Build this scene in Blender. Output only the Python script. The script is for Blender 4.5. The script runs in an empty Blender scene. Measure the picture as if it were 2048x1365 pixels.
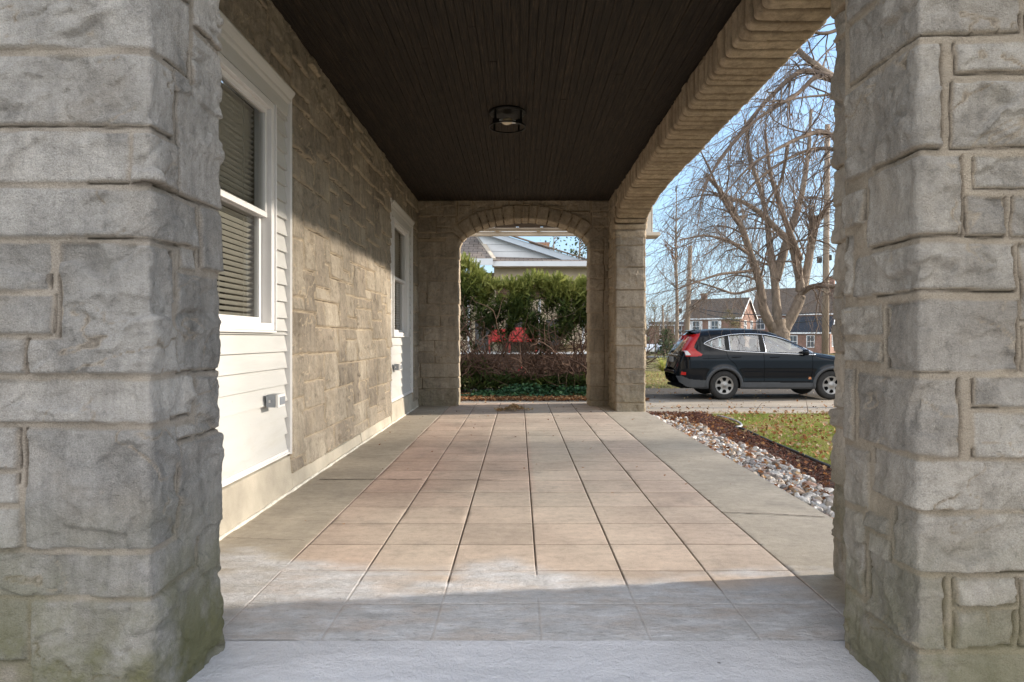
import bpy, bmesh, math, random
import numpy as np
from mathutils import Vector, Matrix
R = math.radians
sc = bpy.context.scene
C = sc.collection
rnd = random.Random(7)
rng = np.random.default_rng(11)

# ------------------------------------------------------------------ camera, sky, sun, exposure
cam_d = bpy.data.cameras.new('camera'); cam = bpy.data.objects.new('camera', cam_d); C.objects.link(cam)
cam.location = (0, 0, 1.0); cam.rotation_euler = (R(90), 0, 0)
cam_d.sensor_width = 36; cam_d.lens = 22.85
cam_d.shift_x = -14/2048; cam_d.shift_y = -4.5/2048
cam_d.clip_start = 0.05; cam_d.clip_end = 2000
sc.camera = cam
SUN_EL = 17.1; SUN_AZ = 82.2
w = bpy.data.worlds.new('World'); sc.world = w; w.use_nodes = True
nt = w.node_tree; bg = nt.nodes['Background']
sky = nt.nodes.new('ShaderNodeTexSky'); sky.sky_type = 'NISHITA'; sky.sun_disc = False
sky.sun_elevation = R(SUN_EL); sky.sun_rotation = R(SUN_AZ); sky.air_density = 1.0; sky.dust_density = 0.3; sky.ozone_density = 2.2
tc = nt.nodes.new('ShaderNodeTexCoord'); mp = nt.nodes.new('ShaderNodeMapping'); mp.inputs['Scale'].default_value = (1.2, 1.2, 4.5)
nz = nt.nodes.new('ShaderNodeTexNoise'); nz.inputs['Scale'].default_value = 3.2; nz.inputs['Detail'].default_value = 7; nz.inputs['Roughness'].default_value = .58
rp = nt.nodes.new('ShaderNodeValToRGB'); rp.color_ramp.elements[0].position = .50; rp.color_ramp.elements[1].position = .82
rp.color_ramp.elements[0].color = (0, 0, 0, 1); rp.color_ramp.elements[1].color = (.75, .75, .75, 1)
mx = nt.nodes.new('ShaderNodeMixRGB'); mx.inputs[2].default_value = (2.3, 2.45, 2.6, 1)
nt.links.new(tc.outputs['Generated'], mp.inputs[0]); nt.links.new(mp.outputs[0], nz.inputs['Vector'])
sx_ = nt.nodes.new('ShaderNodeSeparateXYZ'); nt.links.new(tc.outputs['Generated'], sx_.inputs[0])   # bright fill added to the unseen sky behind the camera
r2 = nt.nodes.new('ShaderNodeValToRGB'); r2.color_ramp.elements[0].position = .0; r2.color_ramp.elements[0].color = (.8, .8, .8, 1); r2.color_ramp.elements[1].position = .45; r2.color_ramp.elements[1].color = (0, 0, 0, 1)
ma = nt.nodes.new('ShaderNodeMath'); ma.operation = 'MULTIPLY_ADD'; ma.inputs[1].default_value = .5; ma.inputs[2].default_value = .5
nt.links.new(sx_.outputs[1], ma.inputs[0]); nt.links.new(ma.outputs[0], r2.inputs[0])
r3 = nt.nodes.new('ShaderNodeValToRGB'); r3.color_ramp.elements[0].position = .12; r3.color_ramp.elements[0].color = (0, 0, 0, 1); r3.color_ramp.elements[1].position = .36; r3.color_ramp.elements[1].color = (1, 1, 1, 1)
nt.links.new(sx_.outputs[2], r3.inputs[0])
mm = nt.nodes.new('ShaderNodeMath'); mm.operation = 'MULTIPLY'; nt.links.new(r3.outputs[0], mm.inputs[0]); nt.links.new(r2.outputs[0], mm.inputs[1])
r4 = nt.nodes.new('ShaderNodeValToRGB'); r4.color_ramp.elements[0].position = .0; r4.color_ramp.elements[0].color = (.85, .85, .85, 1); r4.color_ramp.elements[1].position = .5; r4.color_ramp.elements[1].color = (0, 0, 0, 1)
nt.links.new(sx_.outputs[2], r4.inputs[0])
hz = nt.nodes.new('ShaderNodeMixRGB'); hz.inputs[2].default_value = (1.05, 1.65, 2.5, 1); nt.links.new(r4.outputs[0], hz.inputs[0]); nt.links.new(sky.outputs[0], hz.inputs[1])
bk = nt.nodes.new('ShaderNodeMixRGB'); bk.inputs[2].default_value = (10.8, 10.6, 10.6, 1); nt.links.new(mm.outputs[0], bk.inputs[0])
nt.links.new(nz.outputs['Fac'], rp.inputs[0]); nt.links.new(rp.outputs[0], mx.inputs[0])
wb = nt.nodes.new('ShaderNodeMixRGB'); wb.blend_type = 'MULTIPLY'; wb.inputs[0].default_value = 1; wb.inputs[2].default_value = (1.03, 1.0, .955, 1)
nt.links.new(hz.outputs[0], mx.inputs[1]); nt.links.new(mx.outputs[0], bk.inputs[1]); nt.links.new(bk.outputs[0], wb.inputs[1]); nt.links.new(wb.outputs[0], bg.inputs[0])
bg.inputs[1].default_value = 0.15
sl = bpy.data.lights.new('sun', 'SUN'); so = bpy.data.objects.new('sun', sl); C.objects.link(so)
sl.energy = 3.5; sl.angle = R(1.6); sl.color = (1, .90, .77)
so.rotation_euler = Vector((-1, -.137, -.31)).to_track_quat('-Z', 'Y').to_euler(); so.location = (20, 5, 12)
sc.view_settings.view_transform = 'Standard'; sc.view_settings.look = 'None'; sc.view_settings.gamma = 1
sc.view_settings.use_curve_mapping = False; sc.view_settings.exposure = 1.36
sc.cycles.max_bounces = 8; sc.cycles.diffuse_bounces = 5; sc.cycles.transparent_max_bounces = 24
sc.cycles.use_denoising = True

def at(px, py, Y):                       # a measured point of the photograph at distance Y
    return ((px-1038)/1300*Y, Y, 1+(678-py)/1300*Y)

# ------------------------------------------------------------------ noise
def hsh(ix, iy, seed):
    n = (ix.astype(np.int64)*374761393 + iy.astype(np.int64)*668265263 + seed*974634777) & 0xffffffff
    n = ((n ^ (n >> 13))*1274126177) & 0xffffffff
    n = ((n ^ (n >> 16))*2246822519) & 0xffffffff
    return ((n ^ (n >> 15)) & 0xffff)/32767.5 - 1
def vn(x, y, seed=0):
    x = np.asarray(x, float); y = np.asarray(y, float)
    ix = np.floor(x); iy = np.floor(y); fx = x-ix; fy = y-iy
    ix = ix.astype(np.int64); iy = iy.astype(np.int64)
    sx = fx*fx*fx*(fx*(fx*6-15)+10); sy = fy*fy*fy*(fy*(fy*6-15)+10)
    a = hsh(ix, iy, seed); b = hsh(ix+1, iy, seed); c = hsh(ix, iy+1, seed); d = hsh(ix+1, iy+1, seed)
    return (a*(1-sx)+b*sx)*(1-sy)+(c*(1-sx)+d*sx)*sy
def fbm(x, y, seed=0, o=4, g=.5):
    s = 0; a = 1; t = 0
    for i in range(o):
        s = s+a*vn(x*2**i+i*17.3, y*2**i-i*9.1, seed+i); t += a; a *= g
    return s/t
def facet(x, y, seed):
    """crisp broken-rock planes: every jittered cell is its own tilted plane, blended only at the ridge"""
    ix = np.floor(x).astype(np.int64); iy = np.floor(y).astype(np.int64)
    f1 = np.full(x.shape, 9.); f2 = f1.copy(); h1 = np.zeros(x.shape); h2 = h1.copy()
    for a in (-1, 0, 1):
        for b in (-1, 0, 1):
            cx = ix+a; cy = iy+b; px = cx+.5+.48*hsh(cx, cy, seed); py = cy+.5+.48*hsh(cx, cy, seed+1)
            d = np.hypot(x-px, y-py); h = .5*hsh(cx, cy, seed+2)+.9*hsh(cx, cy, seed+3)*(x-px)+.9*hsh(cx, cy, seed+4)*(y-py)
            c = d < f1; e = (~c) & (d < f2)
            f2 = np.where(c, f1, np.where(e, d, f2)); h2 = np.where(c, h1, np.where(e, h, h2)); f1 = np.where(c, d, f1); h1 = np.where(c, h, h1)
    w_ = .5*np.exp(-(f2-f1)/.05); return h1*(1-w_)+h2*w_
def sstep(a, b, x):
    t = np.clip((x-a)/(b-a), 0, 1); return t*t*(3-2*t)

# ------------------------------------------------------------------ object helpers
def tag(o, label=None, cat=None, group=None, kind=None):
    if label: o['label'] = label
    if cat: o['category'] = cat
    if group: o['group'] = group
    if kind: o['kind'] = kind
    return o
def empty(name, loc=(0, 0, 0), rz=0):
    o = bpy.data.objects.new(name, None); C.objects.link(o); o.location = loc; o.rotation_euler = (0, 0, rz)
    o.empty_display_size = .2; return o
def link(name, me, mat, parent=None):
    o = bpy.data.objects.new(name, me); C.objects.link(o)
    for m in (mat if isinstance(mat, (list, tuple)) else [mat]):
        me.materials.append(m)
    if parent is not None: o.parent = parent
    return o
def npmesh(name, V, F, mat, parent=None, attrs=None, smooth=True, local=None):
    V = np.asarray(V, np.float32).reshape(-1, 3); F = np.asarray(F, np.int32)
    if local is not None: V = V-np.asarray(local, np.float32)
    k = F.shape[1]; me = bpy.data.meshes.new(name)
    me.vertices.add(len(V)); me.vertices.foreach_set('co', V.ravel())
    me.loops.add(F.size); me.loops.foreach_set('vertex_index', F.ravel())
    me.polygons.add(len(F)); me.polygons.foreach_set('loop_start', np.arange(0, F.size, k, dtype=np.int32))
    me.polygons.foreach_set('use_smooth', np.full(len(F), smooth))
    me.update(calc_edges=True)
    for n, a in (attrs or {}).items():
        at_ = me.attributes.new(n, 'FLOAT', 'POINT'); at_.data.foreach_set('value', np.asarray(a, np.float32).ravel())
    return link(name, me, mat, parent)
class MB:                                 # mesh collector for simple solids
    def __init__(s): s.v = []; s.f = []; s.mi = []; s.m = 0
    def add(s, vs, fs):
        b = len(s.v); s.v += [tuple(p) for p in vs]; s.f += [tuple(i+b for i in f) for f in fs]; s.mi += [s.m]*len(fs); return s
    def box(s, x0, x1, y0, y1, z0, z1, M=None):
        vs = [Vector(p) for p in ((x0,y0,z0),(x1,y0,z0),(x1,y1,z0),(x0,y1,z0),(x0,y0,z1),(x1,y0,z1),(x1,y1,z1),(x0,y1,z1))]
        if M is not None: vs = [M @ p for p in vs]
        return s.add(vs, [(0,3,2,1),(4,5,6,7),(0,1,5,4),(1,2,6,5),(2,3,7,6),(3,0,4,7)])
    def prism(s, poly, d):                # polygon of 3d points extruded by vector d
        n = len(poly); a = [Vector(p) for p in poly]; b = [p+Vector(d) for p in a]
        return s.add(a+b, [tuple(range(n))[::-1], tuple(range(n, 2*n))]+[(i, (i+1) % n, n+(i+1) % n, n+i) for i in range(n)])
    def tube(s, pts, rs, k=8, cap=True):
        V, F = tube_np(pts, rs, k); b = len(s.v)
        s.v += [tuple(p) for p in V]; s.f += [tuple(int(i)+b for i in f) for f in F]; s.mi += [s.m]*len(F)
        if cap:
            n = len(V)
            s.f += [tuple(b+i for i in range(k))[::-1], tuple(b+n-k+i for i in range(k))]; s.mi += [s.m]*2
        return s
    def lathe(s, prof, c, axis='z', k=24):    # prof = (r, h) pairs
        b = len(s.v); n = len(prof)
        for r, h in prof:
            for i in range(k):
                a = 2*math.pi*i/k; p = (r*math.cos(a), r*math.sin(a), h)
                if axis == 'y': p = (p[0], h, p[1])
                if axis == 'x': p = (h, p[0], p[1])
                s.v.append((p[0]+c[0], p[1]+c[1], p[2]+c[2]))
        for j in range(n-1):
            for i in range(k):
                s.f.append((b+j*k+i, b+j*k+(i+1) % k, b+(j+1)*k+(i+1) % k, b+(j+1)*k+i)); s.mi.append(s.m)
        return s
    def build(s, name, mat, parent=None, bevel=0, smooth=False, recalc=True):
        me = bpy.data.meshes.new(name); me.from_pydata(s.v, [], s.f)
        for p, m in zip(me.polygons, s.mi): p.material_index = m
        if recalc:
            bm = bmesh.new(); bm.from_mesh(me); bmesh.ops.recalc_face_normals(bm, faces=bm.faces); bm.to_mesh(me); bm.free()
        if smooth:
            me.polygons.foreach_set('use_smooth', [True]*len(me.polygons))
        o = link(name, me, mat, parent)
        if bevel:
            md = o.modifiers.new('bevel', 'BEVEL'); md.width = bevel; md.segments = 2; md.limit_method = 'ANGLE'; md.angle_limit = R(40)
        return o
def tube_np(pts, rs, k):
    P = np.asarray(pts, float); n = len(P); rs = np.broadcast_to(np.asarray(rs, float), (n,))
    T = np.gradient(P, axis=0); T /= np.linalg.norm(T, axis=1, keepdims=True)+1e-9
    up = np.array((0, 0, 1.)) if abs(T[0][2]) < .9 else np.array((1., 0, 0))
    A = np.cross(T, up); A /= np.linalg.norm(A, axis=1, keepdims=True)+1e-9; B = np.cross(T, A)
    th = np.arange(k)*2*math.pi/k
    V = P[:, None]+rs[:, None, None]*(np.cos(th)[None, :, None]*A[:, None]+np.sin(th)[None, :, None]*B[:, None])
    i = np.arange(n-1)[:, None]*k; j = np.arange(k)[None]; j2 = (j+1) % k
    F = np.stack([i+j, i+j2, i+k+j2, i+k+j], -1).reshape(-1, 4)
    return V.reshape(-1, 3), F
class NB:                                 # numpy collector for many tubes / cards (quads)
    def __init__(s): s.V = []; s.F = []; s.n = 0
    def add(s, V, F): s.V.append(V); s.F.append(F+s.n); s.n += len(V)
    def tube(s, pts, rs, k=5): s.add(*tube_np(pts, rs, k))
    def build(s, name, mat, parent=None, local=None, **kw):
        return npmesh(name, np.concatenate(s.V), np.concatenate(s.F), mat, parent, local=local, **kw)
def scatter(name, mat, tv, tf, pos, rot, scl, tint, parent=None, smooth=False, local=None, kinds=None):
    """one mesh: copies of a small template; rot = (n,3,3)"""
    tv = np.asarray(tv, float); tf = np.asarray(tf)
    scl = np.asarray(scl, float)
    if scl.ndim == 1: scl = scl[:, None]
    V = np.einsum('nij,nvj->nvi', rot, tv[None]*scl[:, None, :]) + pos[:, None]
    n = len(pos); m = len(tv)
    F = (tf[None]+(np.arange(n)*m)[:, None, None]).reshape(-1, tf.shape[1])
    return npmesh(name, V.reshape(-1, 3), F, mat, parent, {'tint': np.repeat(tint, m)}, smooth, local)
def rots(n, tilt=1.0, r=rng):
    a = r.uniform(0, 2*math.pi, n); b = r.normal(0, tilt, n); c = r.normal(0, tilt, n)
    ca, sa, cb, sb, cc, sc_ = np.cos(a), np.sin(a), np.cos(b), np.sin(b), np.cos(c), np.sin(c)
    Z = np.zeros(n); O = np.ones(n)
    Rz = np.array([[ca, -sa, Z], [sa, ca, Z], [Z, Z, O]]).transpose(2, 0, 1)
    Rx = np.array([[O, Z, Z], [Z, cb, -sb], [Z, sb, cb]]).transpose(2, 0, 1)
    Ry = np.array([[cc, Z, sc_], [Z, O, Z], [-sc_, Z, cc]]).transpose(2, 0, 1)
    return Rz @ Rx @ Ry

# ------------------------------------------------------------------ materials
class NT:
    def __init__(s, name):
        s.m = bpy.data.materials.new(name); s.m.use_nodes = True; s.t = s.m.node_tree; s.b = s.t.nodes['Principled BSDF']
    def n(s, t, **kw):
        o = s.t.nodes.new(t)
        for k, v in kw.items():
            if k in o.inputs: o.inputs[k].default_value = v
            else: setattr(o, k, v)
        return o
    def l(s, a, b): s.t.links.new(a, b)
    def noise(s, scale, detail=4, rough=.55, vec=None, dist=0):
        o = s.n('ShaderNodeTexNoise'); o.inputs['Scale'].default_value = scale; o.inputs['Detail'].default_value = detail
        o.inputs['Roughness'].default_value = rough; o.inputs['Distortion'].default_value = dist
        if vec is not None: s.l(vec, o.inputs['Vector'])
        return o.outputs['Fac']
    def ramp(s, f, stops):
        o = s.n('ShaderNodeValToRGB'); e = o.color_ramp.elements
        while len(e) < len(stops): e.new(.5)
        for i, (p, c) in enumerate(stops):
            e[i].position = p; e[i].color = (c if len(c) == 4 else (*c, 1)) if hasattr(c, '__len__') else (c, c, c, 1)
        s.l(f, o.inputs[0]); return o.outputs[0]
    def mix(s, f, a, b, mode='MIX'):
        o = s.n('ShaderNodeMixRGB', blend_type=mode)
        for i, x in ((0, f), (1, a), (2, b)):
            if isinstance(x, (int, float)): o.inputs[i].default_value = x if i == 0 else (x, x, x, 1)
            elif isinstance(x, tuple): o.inputs[i].default_value = (*x, 1) if len(x) == 3 else x
            else: s.l(x, o.inputs[i])
        return o.outputs[0]
    def math(s, op, a, b=0, c=0, clamp=False):
        o = s.n('ShaderNodeMath', operation=op); o.use_clamp = clamp
        for i, x in enumerate((a, b, c)):
            if isinstance(x, (int, float)): o.inputs[i].default_value = x
            else: s.l(x, o.inputs[i])
        return o.outputs[0]
    def attr(s, nme): return s.n('ShaderNodeAttribute', attribute_name=nme).outputs['Fac']
    def pos(s): return s.n('ShaderNodeNewGeometry').outputs['Position']
    def obj(s): return s.n('ShaderNodeTexCoord').outputs['Object']
    def sep(s, v):
        o = s.n('ShaderNodeSeparateXYZ'); s.l(v, o.inputs[0]); return o.outputs
    def mapv(s, v, sc_):
        o = s.n('ShaderNodeMapping'); s.l(v, o.inputs[0]); o.inputs['Scale'].default_value = sc_; return o.outputs[0]
    def bump(s, h, d, strength=1.0):
        o = s.n('ShaderNodeBump'); o.inputs['Distance'].default_value = d; o.inputs['Strength'].default_value = strength
        s.l(h, o.inputs['Height']); s.l(o.outputs[0], s.b.inputs['Normal'])
    def out(s, col, rough=.8, spec=None, metal=None):
        if isinstance(col, tuple): s.b.inputs['Base Color'].default_value = (*col, 1)
        else: s.l(col, s.b.inputs['Base Color'])
        if isinstance(rough, (int, float)): s.b.inputs['Roughness'].default_value = rough
        else: s.l(rough, s.b.inputs['Roughness'])
        if spec is not None: s.b.inputs['Specular IOR Level'].default_value = spec
        if metal is not None: s.b.inputs['Metallic'].default_value = metal
        return s.m
def sc3(c, k): return tuple(min(1, x*k) for x in c)
def simple(name, c, rough=.7, var=.15, scale=6, bump=0, bscale=60, spec=None, metal=None, stretch=None):
    t = NT(name); p = t.obj()
    if stretch: p = t.mapv(p, stretch)
    f = t.noise(scale, 5, .6, p)
    if bump: t.bump(t.noise(bscale, 4, .6, p), bump)
    return t.out(t.ramp(f, [(.3, sc3(c, 1-var)), (.7, sc3(c, 1+var))]), rough, spec, metal)
def tinted(name, stops, rough=.8, spec=.3, trans=0, noise=0):
    t = NT(name); c = t.ramp(t.attr('tint'), stops)
    if noise: c = t.mix(noise, c, t.ramp(t.noise(60, 3, .6, t.obj()), [(.3, .3), (.7, 1.2)]), 'MULTIPLY')
    m = t.out(c, rough, spec)
    if trans:
        tb = t.n('ShaderNodeBsdfTranslucent'); ms = t.n('ShaderNodeMixShader'); ms.inputs[0].default_value = trans
        t.l(c, tb.inputs[0]); t.l(t.b.outputs[0], ms.inputs[1]); t.l(tb.outputs[0], ms.inputs[2])
        t.l(ms.outputs[0], t.t.nodes['Material Output'].inputs[0])
    return m
def stone_mat(name, c1, c2, mort, moss=0, dark=.55):
    t = NT(name); p = t.pos()
    tint = t.attr('tint'); st = t.attr('stone')
    col = t.mix(tint, c1, c2)
    big = t.ramp(t.noise(2.3, 5, .6, p), [(.32, .80), (.68, 1.14)])
    col = t.mix(1, col, big, 'MULTIPLY')
    blot = t.ramp(t.noise(7.5, 6, .65, t.mapv(p, (1, 1, .6)), .6), [(.42, 1.06), (.60, .90), (.72, dark)])
    col = t.mix(.8, col, blot, 'MULTIPLY')
    stk = t.ramp(t.noise(6, 6, .7, t.mapv(p, (2.2, 2.2, .35)), .3), [(.36, .74), (.5, 1.0), (.66, 1.16)])
    col = t.mix(.75, col, stk, 'MULTIPLY')
    fs = t.ramp(t.noise(26, 6, .75, p, .4), [(.40, 1.12), (.56, .94), (.66, .66)]); col = t.mix(.75, col, fs, 'MULTIPLY')
    brn = t.ramp(t.noise(4.1, 5, .6, p), [(.52, 0.), (.74, .45)])
    col = t.mix(brn, col, sc3(mort, .9))
    mc = t.mix(1, mort, t.ramp(t.noise(5, 5, .6, p), [(.3, .78), (.7, 1.15)]), 'MULTIPLY')
    col = t.mix(st, mc, col)
    col = t.mix(t.math('MULTIPLY', t.math('MULTIPLY', st, -1.0, clamp=True), .85), col, (.055, .042, .03))
    spk = t.ramp(t.noise(260, 3, .75, p), [(.3, .60), (.5, 1.0), (.72, 1.38)])
    col = t.mix(t.ramp(t.noise(3.3, 4, .6, p), [(.35, .35), (.65, .9)]), col, spk, 'MULTIPLY')
    col = t.mix(t.ramp(t.noise(120, 4, .8, p), [(.66, 0), (.70, .75)]), col, sc3(c2, .45))
    col = t.mix(t.ramp(t.noise(150, 3, .8, t.mapv(p, (1.1, .9, 1))), [(.68, 0), (.72, .6)]), col, sc3(c1, 1.6))
    if moss:
        z = t.sep(p)[2]
        mz = t.ramp(z, [(0.12, 1), (.62, 0)])
        mf = t.math('MULTIPLY', mz, t.ramp(t.noise(3.2, 5, .6, p), [(.34, 0), (.54, 1)]), clamp=True)
        col = t.mix(t.math('MULTIPLY', mf, moss), col, (.165, .155, .075))
    h = t.math('ADD', t.noise(210, 4, .65, p), t.math('MULTIPLY', t.noise(38, 6, .7, p), 2.4))
    t.bump(h, .0065, 1)
    return t.out(col, .92, .25)
MAT = {}
MAT['pier'] = stone_mat('grey_stone', (.48, .44, .395), (.31, .29, .265), (.385, .33, .27), moss=.95)
MAT['pier_warm'] = stone_mat('warm_pier_stone', (.475, .425, .36), (.31, .275, .235), (.40, .33, .25), moss=.7)
MAT['wall'] = stone_mat('warm_grey_stone', (.40, .345, .27), (.25, .21, .165), (.47, .385, .28), moss=0, dark=.6)
MAT['brownstone'] = stone_mat('brown_grey_stone', (.42, .35, .27), (.30, .25, .19), (.40, .315, .22), moss=.25)
MAT['soffit'] = stone_mat('tan_stone', (.54, .44, .32), (.40, .315, .225), (.34, .26, .18), moss=0)
def glass(name, tintc, f0=.05, rough=.02):
    t = NT(name); t.t.nodes.remove(t.b)
    tr = t.n('ShaderNodeBsdfTransparent'); tr.inputs[0].default_value = (*tintc, 1)
    gl = t.n('ShaderNodeBsdfGlossy'); gl.inputs['Roughness'].default_value = rough; gl.inputs[0].default_value = (1, 1, 1, 1)
    lw = t.n('ShaderNodeLayerWeight'); lw.inputs[0].default_value = .5
    f = t.math('ADD', t.math('MULTIPLY', t.math('POWER', lw.outputs['Facing'], 4), .7), f0, clamp=True)
    ms = t.n('ShaderNodeMixShader'); t.l(f, ms.inputs[0]); t.l(tr.outputs[0], ms.inputs[1]); t.l(gl.outputs[0], ms.inputs[2])
    t.l(ms.outputs[0], t.t.nodes['Material Output'].inputs[0]); return t.m
MAT['glass'] = glass('window_glass', (.78, .80, .78), .04)
MAT['car_glass'] = glass('car_glass', (.74, .84, .84), .16)
MAT['clear'] = glass('clear_glass', (.96, .96, .95), 0)
MAT['vinyl'] = simple('white_vinyl', (.62, .60, .56), .45, .05, 3, .0006, 90, stretch=(1, .3, 3))
t = NT('white_vinyl_siding'); p = t.obj(); c = t.ramp(t.noise(3, 5, .6, t.mapv(p, (1, .4, 3))), [(.3, (.50, .49, .465)), (.7, (.55, .54, .51))])
c = t.mix(t.math('MULTIPLY', t.ramp(t.noise(2.2, 6, .7, t.mapv(p, (1, .6, 2.4)), .4), [(.50, 0), (.72, .45)]), t.ramp(t.sep(t.pos())[2], [(.3, 1), (1.2, .15)])), c, (.36, .33, .26))
c = t.mix(t.ramp(t.noise(34, 4, .8, p), [(.69, 0), (.74, .6)]), c, (.2, .17, .13))
t.bump(t.noise(90, 4, .6, t.mapv(p, (1, .3, 3))), .0006); MAT['vinyl'] = t.out(c, .45)
MAT['frame'] = simple('white_window_frame', (.74, .72, .70), .35, .03, 4)
MAT['blind'] = simple('ivory_blind', (.55, .51, .45), .6, .06, 4)
MAT['dark'] = simple('dark_interior', (.03, .028, .025), .9, .2, 2)
MAT['blackmetal'] = simple('black_metal', (.012, .012, .012), .4, .2, 20, metal=.6)
MAT['greymetal'] = simple('grey_metal', (.30, .32, .35), .4, .1, 12, metal=.3)
MAT['cream'] = simple('cream_paint', (.55, .47, .37), .6, .12, 3, .001, 40)
MAT['foundation'] = simple('foundation_render', (.42, .375, .30), .9, .22, 3.2, .003, 130)
MAT['caulk'] = simple('white_caulk', (.62, .58, .5), .8, .25, 14, .003, 90)
MAT['whitetrim'] = simple('white_trim', (.72, .73, .74), .5, .05, 3)
MAT['bark'] = simple('grey_brown_bark', (.22, .17, .125), .9, .4, 9, .012, 16, stretch=(1, 1, .35))
MAT['twig'] = simple('brown_twig', (.15, .105, .075), .85, .35, 3)
MAT['yewbark'] = simple('reddish_yew_bark', (.11, .06, .037), .85, .4, 14)
MAT['pole'] = simple('weathered_pole', (.27, .21, .155), .85, .2, 5, .004, 30, stretch=(1, 1, .1))
MAT['wire'] = simple('black_wire', (.02, .02, .02), .6, .1, 3)

# ------------------------------------------------------------------ stonework
def stone_h(U, V, blocks, seed, H=.014, A=.014, mort=.001, bev=.011, crease=1.0, tiltk=1.0, gap=.6, FA=.016, fs=1.0, warp=1.0, gw=.0038):
    uw = U+.006*warp*fbm(U*11, V*11, seed, 3); vw = V+.005*fbm(U*11, V*11, seed+50, 3)+.003*vn(U*3, V*3, seed+9)
    d = np.full(U.shape, -1.0); bid = np.full(U.shape, -1); vr = np.full(U.shape, .5); db = np.full(U.shape, 1.0); hd = np.full(U.shape, 1.0)
    for i, (a, b, c, e) in enumerate(blocks):
        dd = np.minimum(np.minimum(uw-a, b-uw), np.minimum(vw-c, e-vw))
        m = dd > d; d[m] = dd[m]; bid[m] = i; vr[m] = ((vw-c)/(e-c))[m]; db[m] = (vw-c)[m]; hd[m] = np.minimum(uw-a, b-uw)[m]
    r = np.random.default_rng(seed); n = len(blocks)+1
    off = r.uniform(-50, 50, (n, 2)); hh = r.uniform(.7, 1.25, n); tl = r.uniform(-1, 1, (n, 2)); ti = r.uniform(0, 1, n)
    ou, ov = off[bid, 0], off[bid, 1]
    ang = .5*tl[bid, 0]; ru = (U*np.cos(ang)-V*np.sin(ang)); rv = (U*np.sin(ang)+V*np.cos(ang))
    n1 = fbm(ru*3.0+ou, rv*5.5+ov, seed+1, 4, .5)
    n2 = fbm(ru*6+ov, rv*9+ou, seed+7, 3, .5)
    n3 = fbm(U*3.5+ov, V*4+ou, seed+13, 3)
    n4 = fbm(ru*2.2-ou, rv*3.8-ov, seed+61, 5, .55)
    scarp = np.tanh(n1*26)*.5 + np.tanh((n4-.12)*34)*.38 + .35*np.abs(n4)
    cr = -np.exp(-(n2/.035)**2)*sstep(0.05, .25, n3)*crease*.8
    fine = fbm(U*26, V*26, seed+21, 3)+.5*vn(U*95, V*95, seed+3)
    sharp = (db <= d+1e-6)
    wx = ru*6.5*fs+ou+.35*fbm(U*9, V*9, seed+81, 3); wy = rv*9.5*fs+ov+.35*fbm(U*9, V*9, seed+84, 3)
    fc = facet(wx, wy, seed+90)*.75+.30*facet(wx*2.7, wy*2.7, seed+97)
    m = np.where(sharp, sstep(mort, mort+bev*.35, d), sstep(mort, mort+bev, d))
    body = H*hh[bid]*(tiltk*(1.35-.85*np.clip(vr, 0, 1))+1-tiltk)+A*(.22*scarp+.35*n1+.30*cr+.13*fine)+FA*fc*sstep(-.5, .15, n3+.2*n4)
    edge = .25*A*fbm(U*14, V*14, seed+31, 3)
    h = m*body + (1-m)*(.15*A*fine) + m*(1-m)*edge*4
    st = sstep(mort*.6, mort+bev*.6, d)
    gm_ = np.maximum((hd <= d+1e-6)*(vn(U*4, V*4, seed+77) > (.5-1.2*gap)), sharp*(vn(U*3.1, V*5, seed+78) > (.55-1.2*gap)))
    gp = np.exp(-((d-mort-.001)/gw)**2)*gm_
    ck_ = .55*np.exp(-(n1/.012)**2)*sstep(.10, .2, n3+.15*n4)*(m > .9)*min(crease, 1)
    ck_ = np.maximum(ck_, .8*np.exp(-((n4-.12)/.014)**2)*sstep(.12, .2, n1)*(m > .9)*min(crease, 1))
    h = h-.006*ck_; st = np.where(ck_ > .05, np.minimum(st, 1-2.0*ck_), st)
    h = h-(.012 if gw < .005 else .02)*gp; st = st*(1-gp)-gp
    tint = np.clip(ti[bid]*.8+.25*n3+.1, 0, 1)
    return h, st, tint
def sheet(P, U, V, blocks, seed, flip=False, **kw):
    """P: base grid (ni,nj,3). returns displaced V,F,attrs"""
    h, st, ti = stone_h(U, V, blocks, seed, **kw)
    du = np.gradient(P, axis=1); dv = np.gradient(P, axis=0)
    N = np.cross(du, dv); N /= np.linalg.norm(N, axis=2, keepdims=True)+1e-12
    if flip: N = -N
    Q = P+N*h[..., None]
    ni, nj = U.shape; i = np.arange(ni-1)[:, None]*nj; j = np.arange(nj-1)[None]
    F = np.stack([i+j, i+j+1, i+nj+j+1, i+nj+j], -1).reshape(-1, 4)
    if flip: F = F[:, ::-1]
    return Q.reshape(-1, 3), F, st.ravel(), ti.ravel()
def join_sheets(name, sheets, mat, parent):
    Vs, Fs, S, T = [], [], [], []; n = 0
    for V, F, s, t in sheets:
        Vs.append(V); Fs.append(F+n); S.append(s); T.append(t); n += len(V)
    return npmesh(name, np.concatenate(Vs), np.concatenate(Fs), mat, parent, {'stone': np.concatenate(S), 'tint': np.concatenate(T)})
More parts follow.
